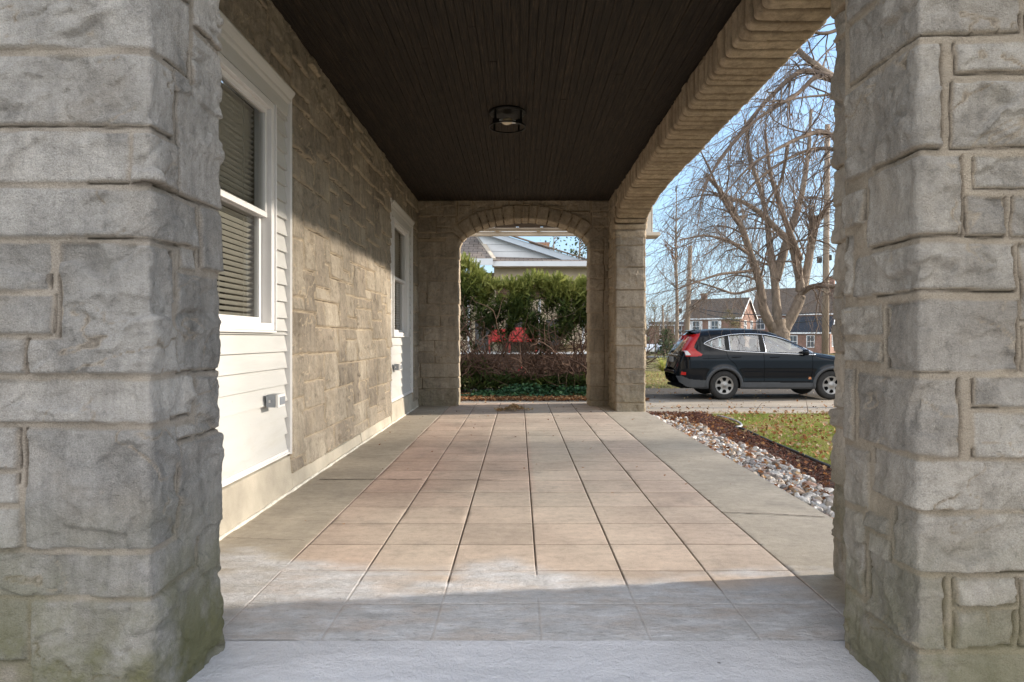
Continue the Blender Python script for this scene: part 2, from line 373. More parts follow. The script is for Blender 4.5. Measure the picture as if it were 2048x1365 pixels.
def ashlar(u0, u1, v0, v1, seed, mu=.085, mv=.078, big=1):
    """random irregular ashlar blocks filling a rectangle"""
    r = random.Random(seed); nu = max(1, round((u1-u0)/mu)); nv = max(1, round((v1-v0)/mv))
    su = (u1-u0)/nu; sv = (v1-v0)/nv; g = [[0]*nu for _ in range(nv)]; out = []
    opts = [(4, 2), (3, 2), (5, 2), (2, 3), (3, 3), (4, 3), (3, 1), (2, 2), (4, 2), (5, 3), (2, 1), (2, 4), (3, 2), (4, 1)]
    for j in range(nv):
        for i in range(nu):
            if g[j][i]: continue
            o = opts[:]; r.shuffle(o)
            for (a, b) in o+[(2, 2), (2, 1), (1, 2), (1, 1)]:
                if i+a <= nu and j+b <= nv and all(not g[j+y][i+x] for y in range(b) for x in range(a)):
                    if nu-(i+a) == 1 and a > 1: continue
                    break
            for y in range(b):
                for x in range(a): g[j+y][i+x] = 1
            out.append((u0+i*su, u0+(i+a)*su, v0+j*sv, v0+(j+b)*sv))
    return out
def path_pts(pts, res, rad=.007):
    P = [Vector(p) for p in pts]; L = [0]
    for a, b in zip(P, P[1:]): L.append(L[-1]+(b-a).length)
    n = int(L[-1]/res)+1; s = np.linspace(0, L[-1], n)
    X = np.interp(s, L, [p.x for p in P]); Y = np.interp(s, L, [p.y for p in P])
    k = max(1, int(rad/res)); 
    for _ in range(2):
        Xp = np.pad(X, k, 'edge'); Yp = np.pad(Y, k, 'edge'); w_ = np.ones(2*k+1)/(2*k+1)
        X2 = np.convolve(Xp, w_, 'valid'); Y2 = np.convolve(Yp, w_, 'valid'); X2[0], Y2[0] = X[0], Y[0]; X2[-1], Y2[-1] = X[-1], Y[-1]; X, Y = X2, Y2
    return s, X, Y, L
def strip(pts, z0, z1, blocks, seed, res=.006, u_at=0, flare=0, flare_z=.3, smooth_below=None, **kw):
    """vertical stone face that follows a plan polyline, outside on its right; u=0 at corner number u_at"""
    s, X, Y, L = path_pts(pts, res); s = s-L[u_at]
    z = np.linspace(z0, z1, int((z1-z0)/res)+1)
    U, V = np.meshgrid(s, z); P = np.stack([np.broadcast_to(X, U.shape), np.broadcast_to(Y, U.shape), V], -1)
    out = sheet(P, U, V, blocks, seed, **kw)
    return out
def clip_blocks(bl, g=0): return [b for b in bl if b[1]-b[0] > .02 and b[3]-b[2] > .02]

house = empty('stone_house', (0, 6, 0)); HL = (0, 6, 0)
tag(house, 'grey stone house porch with arched openings, dark board ceiling and white window surrounds', 'house')
def hs(o): o.matrix_parent_inverse = Matrix.Translation((0, -6, 0)); return o   # children are built in world coordinates

# left front pier: u<0 front face, 0..0.4 jamb
def LF(x0, x1, y0, y1): return ((x0-302)/756, (x1-302)/756, 1+(678-y1)/756, 1+(678-y0)/756)
def LJ(x0, x1, y0, y1):
    Y0, Y1 = 1270/(1038-x0), 1270/(1038-x1); Ym = (Y0+Y1)/2
    return (Y0-1.72, Y1-1.72, 1+(678-y1)*Ym/1300, 1+(678-y0)*Ym/1300)
def wrap(f, j): return (f[0], j[1], f[2], f[3])
LB = [wrap(LF(-260, 300, -300, -70), LJ(305, 380, 0, 10)),
      wrap(LF(-340, 300, -62, 97), LJ(305, 378, 0, 10)), wrap(LF(-200, 300, 110, 253), LJ(305, 345, 0, 9)),
      wrap(LF(-300, 262, 262, 366), LJ(305, 352, 0, 9))[:1]+(LF(0, 262, 0, 1)[1],)+LF(0, 1, 262, 366)[2:],
      (LF(266, 300, 0, 1)[0], LJ(305, 352, 0, 1)[1])+LF(0, 1, 262, 366)[2:],
      wrap(LF(-300, 300, 376, 476), LJ(305, 392, 0, 9)),
      LF(-170, 104, 486, 582), LF(-60, 112, 590, 668), LF(60, 138, 676, 748), LF(-170, 55, 676, 748), wrap(LF(122, 300, 486, 750), LJ(305, 342, 0, 9)),
      wrap(LF(-240, 300, 760, 846), LJ(305, 381, 0, 9)),
      LF(-200, 44, 856, 938), LF(-200, 42, 946, 1010), LF(-200, 48, 1018, 1098), wrap(LF(56, 300, 858, 1098), LJ(305, 350, 0, 9)),
      wrap(LF(-260, 296, 1108, 1192), LJ(305, 386, 0, 9)),
      LF(-260, 60, 1200, 1320), wrap(LF(66, 300, 1200, 1460), LJ(305, 442, 0, 9)),
      LJ(384, 447, 95, 232), LJ(349, 378, 150, 196), LJ(352, 447, 208, 408), LJ(386, 447, -60, 85), LJ(398, 447, 420, 542), LJ(360, 390, 498, 538),
      LJ(350, 447, 552, 742), LJ(388, 447, 750, 862), LJ(352, 382, 846, 874), LJ(356, 447, 872, 1066), LJ(396, 447, 1040, 1158), LJ(360, 392, 1160, 1196)]
LB = [b for b in LB if len(b) == 4]+ashlar(-2.4, -.62, -.4, 3.3, 3, .11, .1)+ashlar(.405, .95, 0, 3.3, 4)
j = join_sheets('front_pier', [strip([(-3.3, 1.72), (-.977, 1.72), (-.977, 2.12), (-1.53, 2.12)], -.4, 3.3, LB, 21, .0058, 1, A=.013, H=.008, FA=.026, fs=.85, bev=.006)], MAT['pier'], house); hs(j)
# right front pier
def RF(x0, x1, y0, y1): return ((x0-1839)/756, (x1-1839)/756, 1+(678-y1)/756, 1+(678-y0)/756)
def RJ(x0, x1, y0, y1):
    Y0, Y1 = 1378/(x0-1038), 1378/(x1-1038); Ym = (Y0+Y1)/2
    return (1.72-Y0, 1.72-Y1, 1+(678-y1)*Ym/1300, 1+(678-y0)*Ym/1300)
def rw(jx, f): return (RJ(jx, 1839, 0, 9)[0],)+f[1:]
RB = [rw(1700, RF(1839, 1990, -260, -80)), RF(2000, 2300, -200, -80), rw(1700, RF(1839, 2040, -72, 68)), rw(1696, RF(1839, 1882, 84, 298)), RF(1908, 2200, 84, 146), RF(1902, 2180, 162, 296), RF(2050, 2300, -60, 70),
      rw(1738, RF(1839, 1926, 310, 474)), RF(1948, 2260, 312, 378), RF(1930, 2012, 392, 474), RF(2024, 2200, 392, 474), rw(1716, RF(1839, 2030, 486, 582)), RF(2042, 2300, 484, 640),
      rw(1772, RF(1839, 2034, 598, 742)), RF(2044, 2260, 650, 742), rw(1718, RF(1839, 1918, 754, 914)), RF(1944, 2220, 754, 816), RF(1944, 2200, 826, 914),
      rw(1748, RF(1839, 2230, 922, 1020)), rw(1790, RF(1839, 2260, 1028, 1146)), rw(1738, RF(1839, 1890, 1156, 1298)), RF(1906, 2030, 1156, 1212), RF(1906, 2030, 1222, 1298), RF(2040, 2300, 1156, 1298),
      rw(1700, RF(1839, 2120, 1310, 1470)),
      RJ(1690, 1732, 385, 455), RJ(1690, 1708, 470, 590), RJ(1690, 1764, 612, 672), RJ(1690, 1764, 684, 722), RJ(1690, 1710, 735, 880), RJ(1690, 1738, 895, 1010), RJ(1738, 1782, 1030, 1064), RJ(1738, 1782, 1074, 1118), RJ(1692, 1730, 1020, 1180), RJ(1692, 1732, 1190, 1300)]
RB += ashlar(-1.75, -.41, -.3, 3.1, 7)+ashlar(.72, 1.8, -.4, 3.1, 8)
RPTS = [(1.74, 2.76), (1.34, 2.76), (1.34, 2.12), (1.06, 2.12), (1.06, 1.72), (1.74, 1.72), (1.74, 2.76)]
j = join_sheets('front_pier', [strip(RPTS, -.5, 3.1, RB, 33, .0058, 4, A=.013, H=.008, FA=.026, fs=.85, bev=.006)], MAT['pier_warm'], house); hs(j)
# header over the front opening (above the frame)
fa = [(x, 2.62+.34*math.sqrt(max(0, 1-((x-.04)/1.02)**2))) for x in np.linspace(-.98, 1.06, 25)]
mbh = MB(); mbh.prism([(-.96, 1.74, 3.3)]+[(x, 1.74, z) for x, z in fa]+[(1.08, 1.74, 3.3)], (0, .36, 0)); 
t_ = NT('header_stone'); t_.bump(t_.noise(9, 6, .6, t_.pos()), .03)
hm = t_.out(t_.ramp(t_.noise(4, 5, .6, t_.pos()), [(.3, (.27, .24, .2)), (.7, (.38, .35, .3))]), .9)
hs(mbh.build('front_header', hm, house))

# far arcade pier and end wall piers
bl = []
z = -.3
rr = random.Random(5)
for hgt in (.42, .26, .2, .32, .25, .28, .24, .31, .30, .26, .24, .3, .35):
    bl.append((-.085 if rr.random() < .5 else -.12, .395, z, z+hgt)); z += hgt
bl += ashlar(-.78, -.125, -.3, 3.06, 12, .1)+ashlar(.40, 1.6, -.3, 3.06, 13)
hs(join_sheets('side_pier', [strip([(1.34, 9.72), (1.34, 8.95), (1.74, 8.95), (1.74, 10.1)], -.6, 3.06, bl, 41, .0095, 1, A=.017, H=.010, mort=.004)], MAT['brownstone'], house))
def quoins(w_, seed, z0=-.3, z1=2.4):
    r = random.Random(seed); out = []; z = z0
    while z < z1:
        h = r.choice((.17, .21, .25, .34)); a = r.uniform(.2, w_-.05)
        if r.random() < .35 and w_ > .5: a = w_
        out.append((-a, .38, z, z+h))
        if a < w_-.03:
            if r.random() < .4 and h > .2: out += [(-w_, -a, z, z+h/2), (-w_, -a, z+h/2, z+h)]
            else: out.append((-w_, -a, z, z+h))
        z += h
    return out
lb = quoins(.61, 3)+ashlar(-.61, -.02, 2.5, 3.06, 6, .1)+ashlar(.4, 1, -.3, 3.06, 2)
hs(join_sheets('end_pier', [strip([(-1.53, 9.7), (-.918, 9.7), (-.918, 10.1), (-1.53, 10.1)], -.5, 3.06, lb, 51, .0095, 1, A=.012, H=.014)], MAT['brownstone'], house))
rb = [(-b[1], -b[0], b[2], b[3]) for b in quoins(.29, 8)]+ashlar(.02, .3, 2.5, 3.06, 16, .1)
hs(join_sheets('end_pier', [strip([(1.06, 10.1), (1.06, 9.7), (1.36, 9.7)], -.5, 3.06, rb, 52, .0095, 1, A=.012, H=.014)], MAT['brownstone'], house))

def arch(name, prof, mapf, depth, ring, pitch, seed, mat, res, plate_top, plate_off, a0, a1, spring, zf, flip=False, outer=True, pr=False, rh=.022, gw_=.0085):
    """prof: (n,2) points (a, z); mapf(a, r_depth, z) -> xyz. ring voussoirs wrapped round the soffit + plate above"""
    P = np.asarray(prof); L = np.concatenate([[0], np.cumsum(np.linalg.norm(np.diff(P, axis=0), axis=1))])
    n = int(L[-1]/res); s = np.linspace(0, L[-1], n); A_ = np.interp(s, L, P[:, 0]); Z_ = np.interp(s, L, P[:, 1])
    ta = np.gradient(A_); tz = np.gradient(Z_); k = np.hypot(ta, tz); na, nz_ = -tz/k, ta/k
    ker = np.ones(9)/9; na = np.convolve(np.pad(na, 4, 'edge'), ker, 'valid'); nz_ = np.convolve(np.pad(nz_, 4, 'edge'), ker, 'valid')
    if nz_[len(nz_)//2] < 0: na, nz_ = -na, -nz_
    cs = [(0, ring), (0, 0), (depth, 0)]+([(depth, ring)] if outer else [])
    t, CX, CR, TL = path_pts(cs, res, .015)
    S, T = np.meshgrid(s, t)
    AA = A_[None]+na[None]*CR[:, None]; ZZ = Z_[None]+nz_[None]*CR[:, None]; DD = np.broadcast_to(CX[:, None], S.shape)
    Pg = mapf(AA, DD, ZZ)
    r = random.Random(seed); bl = []; c = 0
    while c < L[-1]:
        w_ = pitch*r.uniform(.75, 1.3)
        bl.append((c, min(c+w_, L[-1]), r.uniform(-.005, .02), TL[-1])); c += w_
    sh = [sheet(Pg, S, T, bl, seed, flip=flip, H=rh, A=.006, mort=.004, bev=.008, crease=.5, tiltk=0, gap=2, FA=.007, warp=.6, gw=gw_)]
    # plate above the opening
    aa = np.linspace(a0, a1, int((a1-a0)/res/1.3)+1); zb = zf(aa); q = np.linspace(0, 1, max(8, int((plate_top-spring)/res/1.3)))
    AAp, Q = np.meshgrid(aa, q); ZP = zb[None]*(1-Q)+plate_top*Q
    bl2 = ashlar(a0, a1, spring, plate_top, seed+3, .11, .09)
    Pp = mapf(AAp, np.full_like(AAp, plate_off), ZP); sh.append(sheet(Pp, AAp, ZP, bl2, seed+5, flip=flip if not pr else not flip, H=.012, A=.012))
    if outer:
        Po = mapf(AAp, np.full_like(AAp, depth-plate_off), ZP); sh.append(sheet(Po, AAp, ZP, bl2, seed+6, flip=not flip if not pr else flip, H=.012, A=.012))
    return join_sheets(name, sh, mat, house)
# side arcade arch (long flat arch on the lawn side)
yc, ah, bh, sp, nn = 5.855, 3.095, .47, 2.35, 4.0
th = np.linspace(0, math.pi, 500)
nv_ = np.where(np.cos(th) > 0, 8.0, 4.0)        # fuller haunch at the near pier
pa = np.stack([yc-ah*np.sign(np.cos(th))*np.abs(np.cos(th))**(2/nv_), sp+bh*np.abs(np.sin(th))**(2/nv_)], 1)
def zside(y):
    e = np.where(y < yc, 8.0, 4.0); return sp+bh*(1-np.clip(np.abs((y-yc)/ah), 0, 1)**e)**(1/e)
o = arch('side_arch', pa, lambda a, d, z: np.stack([1.34+d, a, z], -1), .40, .215, .122, 61, MAT['soffit'], .0065, 3.07, .012, 2.76, 8.95, sp, zside, flip=False, pr=False); hs(o)
# end arch
xc, ax, bx, sp2, n2 = .071, .989, .425, 2.375, 1.9
pe = np.stack([xc-ax*np.sign(np.cos(th))*np.abs(np.cos(th))**(2/n2), sp2+bx*np.abs(np.sin(th))**(2/n2)], 1)
def zend(x): return sp2+bx*(1-np.clip(np.abs((x-xc)/ax), 0, 1)**n2)**(1/n2)
xs_ = None
o = arch('end_arch', pe, lambda a, d, z: np.stack([a, 9.7+d, z], -1), .40, .21, .135, 71, MAT['brownstone'], .0095, 3.07, .006, xc-ax, xc+ax, sp2, zend, flip=True, pr=False, rh=.011, gw_=.005); hs(o)

# house wall: stone panels around the two white window bays
WX = -1.53
def wallpanel(y0, y1, z0, z1, seed, res=.009, x=WX+.012, **kw):
    y = np.linspace(y0, y1, max(3, int((y1-y0)/res))); z = np.linspace(z0, z1, max(3, int((z1-z0)/res)))
    U, V = np.meshgrid(y, z); P = np.stack([np.full_like(U, x), U, V], -1)
    return sheet(P, U, V, ashlar(y0, y1, z0, z1, seed, .125, .098), seed, flip=False, A=.014, H=.018, mort=.005, bev=.008, FA=.020, **kw)
sh = [wallpanel(4.3, 7.65, .10, 3.07, 101), wallpanel(9.2, 9.72, .10, 3.07, 102), wallpanel(2.12, 2.74, .1, 3.07, 103, .012), wallpanel(2.74, 4.3, 2.64, 3.07, 104), wallpanel(7.65, 9.2, 2.66, 3.07, 105)]
hs(join_sheets('house_wall', sh, MAT['wall'], house))
m_ = MB(); m_.box(WX-.3, WX-.008, 4.3, 7.65, -.3, 3.3).box(WX-.3, WX-.008, 9.2, 14.0, -.6, 3.3).box(WX-.3, WX-.008, 1.9, 2.74, -.3, 3.3).box(WX-.3, WX-.05, 2.74, 4.3, 2.6, 3.3).box(WX-.3, WX-.05, 7.65, 9.2, 2.6, 3.3)
m_.box(WX-.3, WX-.05, 2.74, 4.3, -.3, 1.0).box(WX-.3, WX-.05, 7.65, 9.2, -.3, 1.0)
m_.box(WX-.3, WX-.05, 4.02, 4.3, 1, 2.6).box(WX-.3, WX-.05, 2.74, 2.97, 1, 2.6).box(WX-.3, WX-.05, 7.65, 7.82, 1, 2.6).box(WX-.3, WX-.05, 8.9, 9.2, 1, 2.6)
hs(m_.build('wall_core', MAT['foundation'], house))
# smooth base course under the stone + foundation below the bays
f_ = MB()
def fprof(y0, y1, ztop, xo):
    f_.prism([(WX-.03, y0, ztop), (WX+xo, y0, ztop-.012), (WX+xo+.022, y0, -.02), (WX-.03, y0, -.02)], (0, y1-y0, 0))
fprof(2.745, 4.295, .238, .018); fprof(7.655, 9.195, .238, .018)
fprof(4.3, 5.05, .13, .020); fprof(5.06, 6.2, .10, .016); fprof(6.21, 7.65, .11, .018); fprof(9.2, 9.7, .12, .018)
hs(f_.build('foundation', MAT['foundation'], house, bevel=.006))
ck = MB(); yy = np.linspace(2.2, 9.6, 120)
ck.tube([(WX+.040+.002*math.sin(y*9), y, .004) for y in yy], [.011+.004*math.sin(y*23)*math.sin(y*7) for y in yy], 6)
hs(ck.build('caulk_bead', MAT['caulk'], house, smooth=True))
# ceiling: long boards
t_ = NT('dark_ceiling_paint'); p = t_.obj(); pv = t_.mapv(p, (34, 1.1, 1)); 
bid = t_.math('FLOOR', t_.math('MULTIPLY', t_.sep(p)[0], 1/.083)); wn = t_.n('ShaderNodeTexWhiteNoise', noise_dimensions='1D'); t_.l(bid, wn.inputs['W'])
streak = t_.noise(4, 6, .7, pv); fine = t_.noise(60, 4, .7, t_.mapv(p, (6, .35, 1)))
c = t_.ramp(streak, [(.30, (.007, .006, .005)), (.5, (.032, .024, .017)), (.62, (.070, .048, .031)), (.80, (.13, .10, .07))])
c = t_.mix(t_.math('MULTIPLY', wn.outputs[0], .35), c, (.018, .013, .010))
c = t_.mix(.7, c, t_.ramp(fine, [(.3, .3), (.6, 1.15), (.75, 2.4)]), 'MULTIPLY')
t_.bump(t_.math('ADD', fine, t_.math('MULTIPLY', streak, 2)), .006, 1)
MAT['ceiling'] = t_.out(c, .72, .3)
cb = MB(); x = -1.56; rr = random.Random(2)
while x < 1.38:
    wd = .058; y = 2.0
    while y < 9.72:
        y1 = min(9.72, y+rr.uniform(1.4, 4.5)); zz = rr.uniform(0, .004)
        cb.box(x+rr.uniform(.0005, .0025), x+wd-.0012, y, y1-.002, 3.06+zz, 3.075+zz); y = y1
    x += wd
cb.box(-1.9, 1.75, 1.9, 10.1, 3.085, 3.2)
hs(cb.build('porch_ceiling', MAT['ceiling'], house, bevel=.0015))

# ------------------------------------------------------------------ white bays: siding, window, header moulding
def bay(y0, y1, wy0, wy1, z0, z1, wz0, wz1):
    s = MB(); e = .108; z = z0+.03
    def clap(ya, yb, za, zb):
        s.prism([(WX-.045, ya, za), (WX+.006, ya, za), (WX+.005, ya, za+.006), (WX-.015, ya, zb), (WX-.045, ya, zb)], (0, yb-ya, 0))
    while z < z1-.02:
        zt = min(z+e, z1)
        if zt <= wz0+.001 or z >= wz1: clap(y0+.012, y1-.012, z, zt)
        else:
            if z < wz0:
                clap(y0+.012, y1-.012, z, wz0)
            za = max(z, wz0)
            clap(y0+.012, wy0, za, zt); clap(wy1, y1-.012, za, zt)
        z = zt
    hs(s.build('siding', MAT['vinyl'], house))
    tr = MB()
    for (a, b) in ((y0-.004, y0+.020), (y1-.020, y1+.004)):
        tr.box(WX-.04, WX+.026, a, b, z0, z1+.02)
        tr.box(WX+.026, WX+.031, a+.006, b-.006, z0, z1+.02)
    tr.box(WX-.04, WX+.012, y0+.02, y1-.02, z0, z0+.032)
    tr.box(WX+.012, WX+.022, y0+.02, y1-.02, z0+.003, z0+.016)
    hs(tr.build('corner_trim', MAT['frame'], house, bevel=.003))
    hd = MB()
    hd.prism([(WX-.04, y0+.02, wz1+.01), (WX+.010, y0+.02, wz1+.01), (WX+.012, y0+.02, wz1+.035), (WX+.014, y0+.02, wz1+.09), (WX+.026, y0+.02, wz1+.105), (WX+.03, y0+.02, wz1+.12), (WX+.05, y0+.02, wz1+.145), (WX+.058, y0+.02, wz1+.16), (WX+.058, y0+.02, z1), (WX-.04, y0+.02, z1)], (0, y1-y0-.04, 0))
    hs(hd.build('header_moulding', MAT['vinyl'], house, bevel=.002))
    win = MB(); fx = WX+.018
    f = .045
    for (a, b, c_, d) in ((wy0, wy1, wz0, wz0+f), (wy0, wy1, wz1-f, wz1), (wy0, wy0+f, wz0+f, wz1-f), (wy1-f, wy1, wz0+f, wz1-f)):
        win.box(WX-.09, fx, a, b, c_, d)
    for (a, b, c_, d) in ((wy0-.012, wy1+.012, wz0-.014, wz0-.001), (wy0-.012, wy0-.001, wz0, wz1), (wy1+.001, wy1+.012, wz0, wz1)):
        win.box(WX-.02, fx+.012, a, b, c_, d)
    W = hs(win.build('window', MAT['frame'], house, bevel=.004))
    zm = wz0+(wz1-wz0)*.505
    def sash(za, zb, x):
        q = MB(); g = .034; a, b = wy0+f+.002, wy1-f-.002
        for (p0, p1, c_, d) in ((a, b, za, za+g), (a, b, zb-g, zb), (a, a+g, za+g, zb-g), (b-g, b, za+g, zb-g)):
            q.box(x-.03, x, p0, p1, c_, d)
        q.build('sash', MAT['frame'], W, bevel=.003)
        MB().add([(x-.015, a+g, za+g), (x-.015, b-g, za+g), (x-.015, b-g, zb-g), (x-.015, a+g, zb-g)], [(0, 1, 2, 3)]).build('pane', MAT['glass'], W)
    sash(zm-.018, wz1-f-.001, WX-.008); sash(wz0+f+.001, zm+.016, WX-.044)
    bl_ = MB(); z = wz0+f
    while z < wz1-f:
        bl_.add([(WX-.112, wy0+f, z+.004), (WX-.112, wy1-f, z+.004), (WX-.090, wy1-f, z+.022), (WX-.090, wy0+f, z+.022)], [(0, 1, 2, 3)]); z += .032
    for q in (.2, .5, .8):
        yy = wy0+(wy1-wy0)*q; bl_.box(WX-.085, WX-.083, yy-.0012, yy+.0012, wz0+f, wz1-f)
    bl_.build('blind', MAT['blind'], W, recalc=False)
    MB().box(WX-.30, WX-.29, wy0-.1, wy1+.1, wz0-.1, wz1+.1).build('dark_room', MAT['dark'], W)
bay(2.74, 4.3, 2.97, 4.02, .24, 2.62, 1.05, 2.45)
bay(7.65, 9.2, 7.84, 8.88, .24, 2.64, 1.035, 2.47)

# ------------------------------------------------------------------ porch floor, landing
CA = [-1.024+.366*i for i in range(7)]; RA = [2.17+.3555*k-.07 for k in range(0, 24)]
def axis_samples(lo, hi, lines, half, step):
    a = list(np.arange(lo, hi, step))+[lo, hi]
    for l_ in lines: a += [l_-half*1.6, l_-half, l_-half*.5, l_, l_+half*.5, l_+half, l_+half*1.6]
    a = np.unique(np.round([v for v in a if lo <= v <= hi], 4)); return a
fx = axis_samples(-1.56, 1.75, CA, .005, .03); fy = axis_samples(2.16, 10.15, RA, .005, .03)
X, Y = np.meshgrid(fx, fy)
intile = (X > CA[0]-.006) & (X < CA[-1]+.006)
dxl = np.min(np.abs(X[..., None]-np.array(CA)), -1); dyl = np.min(np.abs(Y[..., None]-np.array(RA)), -1)
hw = .0042+.0014*fbm(X*5, Y*5, 3); wide = np.abs(X-CA[3]) < .012
gx = 1-sstep(hw*.6, hw*1.25, dxl)*(1) ; gy = (1-sstep(hw*.9, hw*1.7, dyl))*intile
gro = np.maximum(gx, gy)
cover = sstep(-.12, .12, (2.72+.42*fbm(X*2.2, Y*5, 8, 4)-.14*(X-.1)) - Y)
cover = cover*(1-.15*gro*(fbm(X*3, Y*3, 61) > -.25)); Zf = -.007*gro*(1-cover)+.003*fbm(X*1.5, Y*1.5, 4)-.002 + .0035*cover*fbm(X*16, Y*26, 7, 4)
ci = np.clip(np.searchsorted(CA, X)-1, 0, 6); ri = np.searchsorted(RA, Y)
tt = (hsh(ci, ri, 5)*.5+.5)
pink = np.clip(.35+.5*fbm(X*.9+3, Y*.45, 14)+.18*(tt-.5)+.22*(X < .1)*(Y > 4.3)+.30*np.exp(-((Y-5.2)/1.2)**2)*(X < .1), 0, 1)*intile
lev = (hsh(ci, ri, 9)*.5+.5)*intile+.5*(~intile)
t = NT('porch_concrete'); p = t.pos()
base = t.mix(t.attr('pink'), (.52, .45, .365), (.53, .385, .305))
base = t.mix(t.attr('plain'), base, (.42, .365, .29))
base = t.mix(1, base, t.ramp(t.attr('lev'), [(0, .9), (1, 1.08)]), 'MULTIPLY')
base = t.mix(1, base, t.ramp(t.noise(1.7, 6, .6, p), [(.3, .80), (.7, 1.13)]), 'MULTIPLY')
base = t.mix(.7, base, t.ramp(t.noise(9, 6, .7, t.mapv(p, (.6, 1.6, 1))), [(.35, .84), (.65, 1.1)]), 'MULTIPLY')
stn = t.ramp(t.noise(3.2, 5, .7, p), [(.56, 0.), (.72, .5)]); base = t.mix(stn, base, (.24, .215, .18))
cem = t.ramp(t.noise(6, 7, .65, t.mapv(p, (.8, 2, 1))), [(.3, (.42, .41, .40)), (.55, (.56, .55, .55)), (.75, (.72, .72, .73))])
cfac = t.math('MULTIPLY', t.attr('cover'), t.ramp(t.noise(5, 7, .7, t.mapv(p, (.7, 1.8, 1))), [(.30, .35), (.55, 1)]))
base = t.mix(cfac, base, cem)
gm = t.math('MULTIPLY', t.attr('groove'), t.ramp(t.noise(5, 3, .5, p), [(.35, .75), (.7, 1)]))
base = t.mix(t.math('MULTIPLY', gm, .95), base, (.10, .075, .055))
base = t.mix(.7, base, t.ramp(t.noise(24, 7, .75, p, .3), [(.36, .82), (.5, 1), (.68, 1.12)]), 'MULTIPLY')
base = t.mix(t.ramp(t.noise(75, 4, .8, p), [(.68, 0), (.73, .7)]), base, (.17, .14, .11))
base = t.mix(.5, base, t.ramp(t.noise(280, 3, .7, p), [(.3, .7), (.5, 1), (.7, 1.25)]), 'MULTIPLY')
pk = t.ramp(t.noise(38, 5, .75, t.mapv(p, (.7, 1.5, 1))), [(.60, 0), (.66, .55)])
base = t.mix(t.math('MULTIPLY', pk, t.attr('cover')), base, (.20, .19, .18))
t.bump(t.math('ADD', t.noise(190, 4, .7, p), t.math('MULTIPLY', t.math('MULTIPLY', t.noise(26, 6, .7, t.mapv(p, (.8, 1.5, 1))), t.attr('cover')), 5)), .0028, .8)
MAT['floor'] = t.out(base, .82, .3)
ni, nj = X.shape; i = np.arange(ni-1)[:, None]*nj; jj = np.arange(nj-1)[None]
F = np.stack([i+jj, i+jj+1, i+nj+jj+1, i+nj+jj], -1).reshape(-1, 4)
fo = npmesh('porch_floor', np.stack([X, Y, Zf], -1).reshape(-1, 3), F, MAT['floor'], None, {'groove': gro*(1-cover), 'cover': cover, 'pink': pink, 'plain': (~intile)*1.0, 'lev': lev})
tag(fo, 'porch floor scored into square faded red and tan cement tiles with grey patched cement in front', 'porch floor', kind='structure')
sl_ = MB(); sl_.box(-1.56, 1.75, 2.165, 10.145, -.7, -.012)
so_ = sl_.build('porch_slab', MAT['foundation'], None); tag(so_, 'concrete slab edge under the tiled porch floor beside the white stones', 'slab', kind='structure')
# cracks
cr = MB()
def crack(pts, seed, w0=.004):
    r = random.Random(seed); a = [Vector(q) for q in pts]; out = []
    for p0, p1 in zip(a, a[1:]):
        n = max(2, int((p1-p0).length/.03))
        for k in range(n): q = p0.lerp(p1, k/n); out.append((q.x+r.uniform(-.003, .003), q.y+r.uniform(-.007, .007), .0018))
    for q0, q1 in zip(out, out[1:]):
        w_ = w0*r.uniform(.5, 1.2); cr.add([(q0[0], q0[1]-w_/2, q0[2]), (q1[0], q1[1]-w_/2, q1[2]), (q1[0], q1[1]+w_/2, q1[2]), (q0[0], q0[1]+w_/2, q0[2])], [(0, 1, 2, 3)])
crack([(1.17, 3.74), (1.4, 3.72), (1.745, 3.64)], 1, .010); crack([(-1.48, 3.27), (-1.03, 3.22)], 2, .003); crack([(-1.42, 4.62), (-.66, 4.62)], 3, .012); crack([(-.66, 4.62), (-.1, 4.60)], 6, .008)
cr_o = cr.build('floor_crack', simple('crack_dirt', (.06, .045, .03), .95, .3, 30), None, recalc=False)
tag(cr_o, 'dark hairline cracks and dirt running across the porch floor', 'crack', kind='structure')
t = NT('landing_concrete'); p = t.pos()
c = t.ramp(t.noise(2.2, 7, .6, t.mapv(p, (.6, 1.6, 1))), [(.3, (.62, .61, .62)), (.7, (.76, .75, .77))])
c = t.mix(.8, c, t.ramp(t.noise(5, 7, .75, t.mapv(p, (.5, 2, 1)), .5), [(.35, .84), (.5, 1), (.7, 1.08)]), 'MULTIPLY'); c = t.mix(.5, c, t.ramp(t.noise(320, 3, .7, p), [(.3, .75), (.5, 1), (.7, 1.2)]), 'MULTIPLY')
vo = t.n('ShaderNodeTexVoronoi'); vo.inputs['Scale'].default_value = 7; t.l(p, vo.inputs['Vector'])
c = t.mix(t.ramp(vo.outputs['Distance'], [(.03, .8), (.055, 0)]), c, (.16, .15, .14))
t.bump(t.math('ADD', t.noise(150, 4, .7, p), t.math('MULTIPLY', t.noise(14, 6, .7, p), 3)), .006, 1)
MAT['landing'] = t.out(c, .85, .3)
ld = MB(); ld.box(-1.9, 1.9, -1.6, 2.1625, -.55, -.003)
lo_ = ld.build('landing', MAT['landing'], None, bevel=.002); tag(lo_, 'pale grey smooth cement landing in front of the porch floor', 'landing', kind='structure')

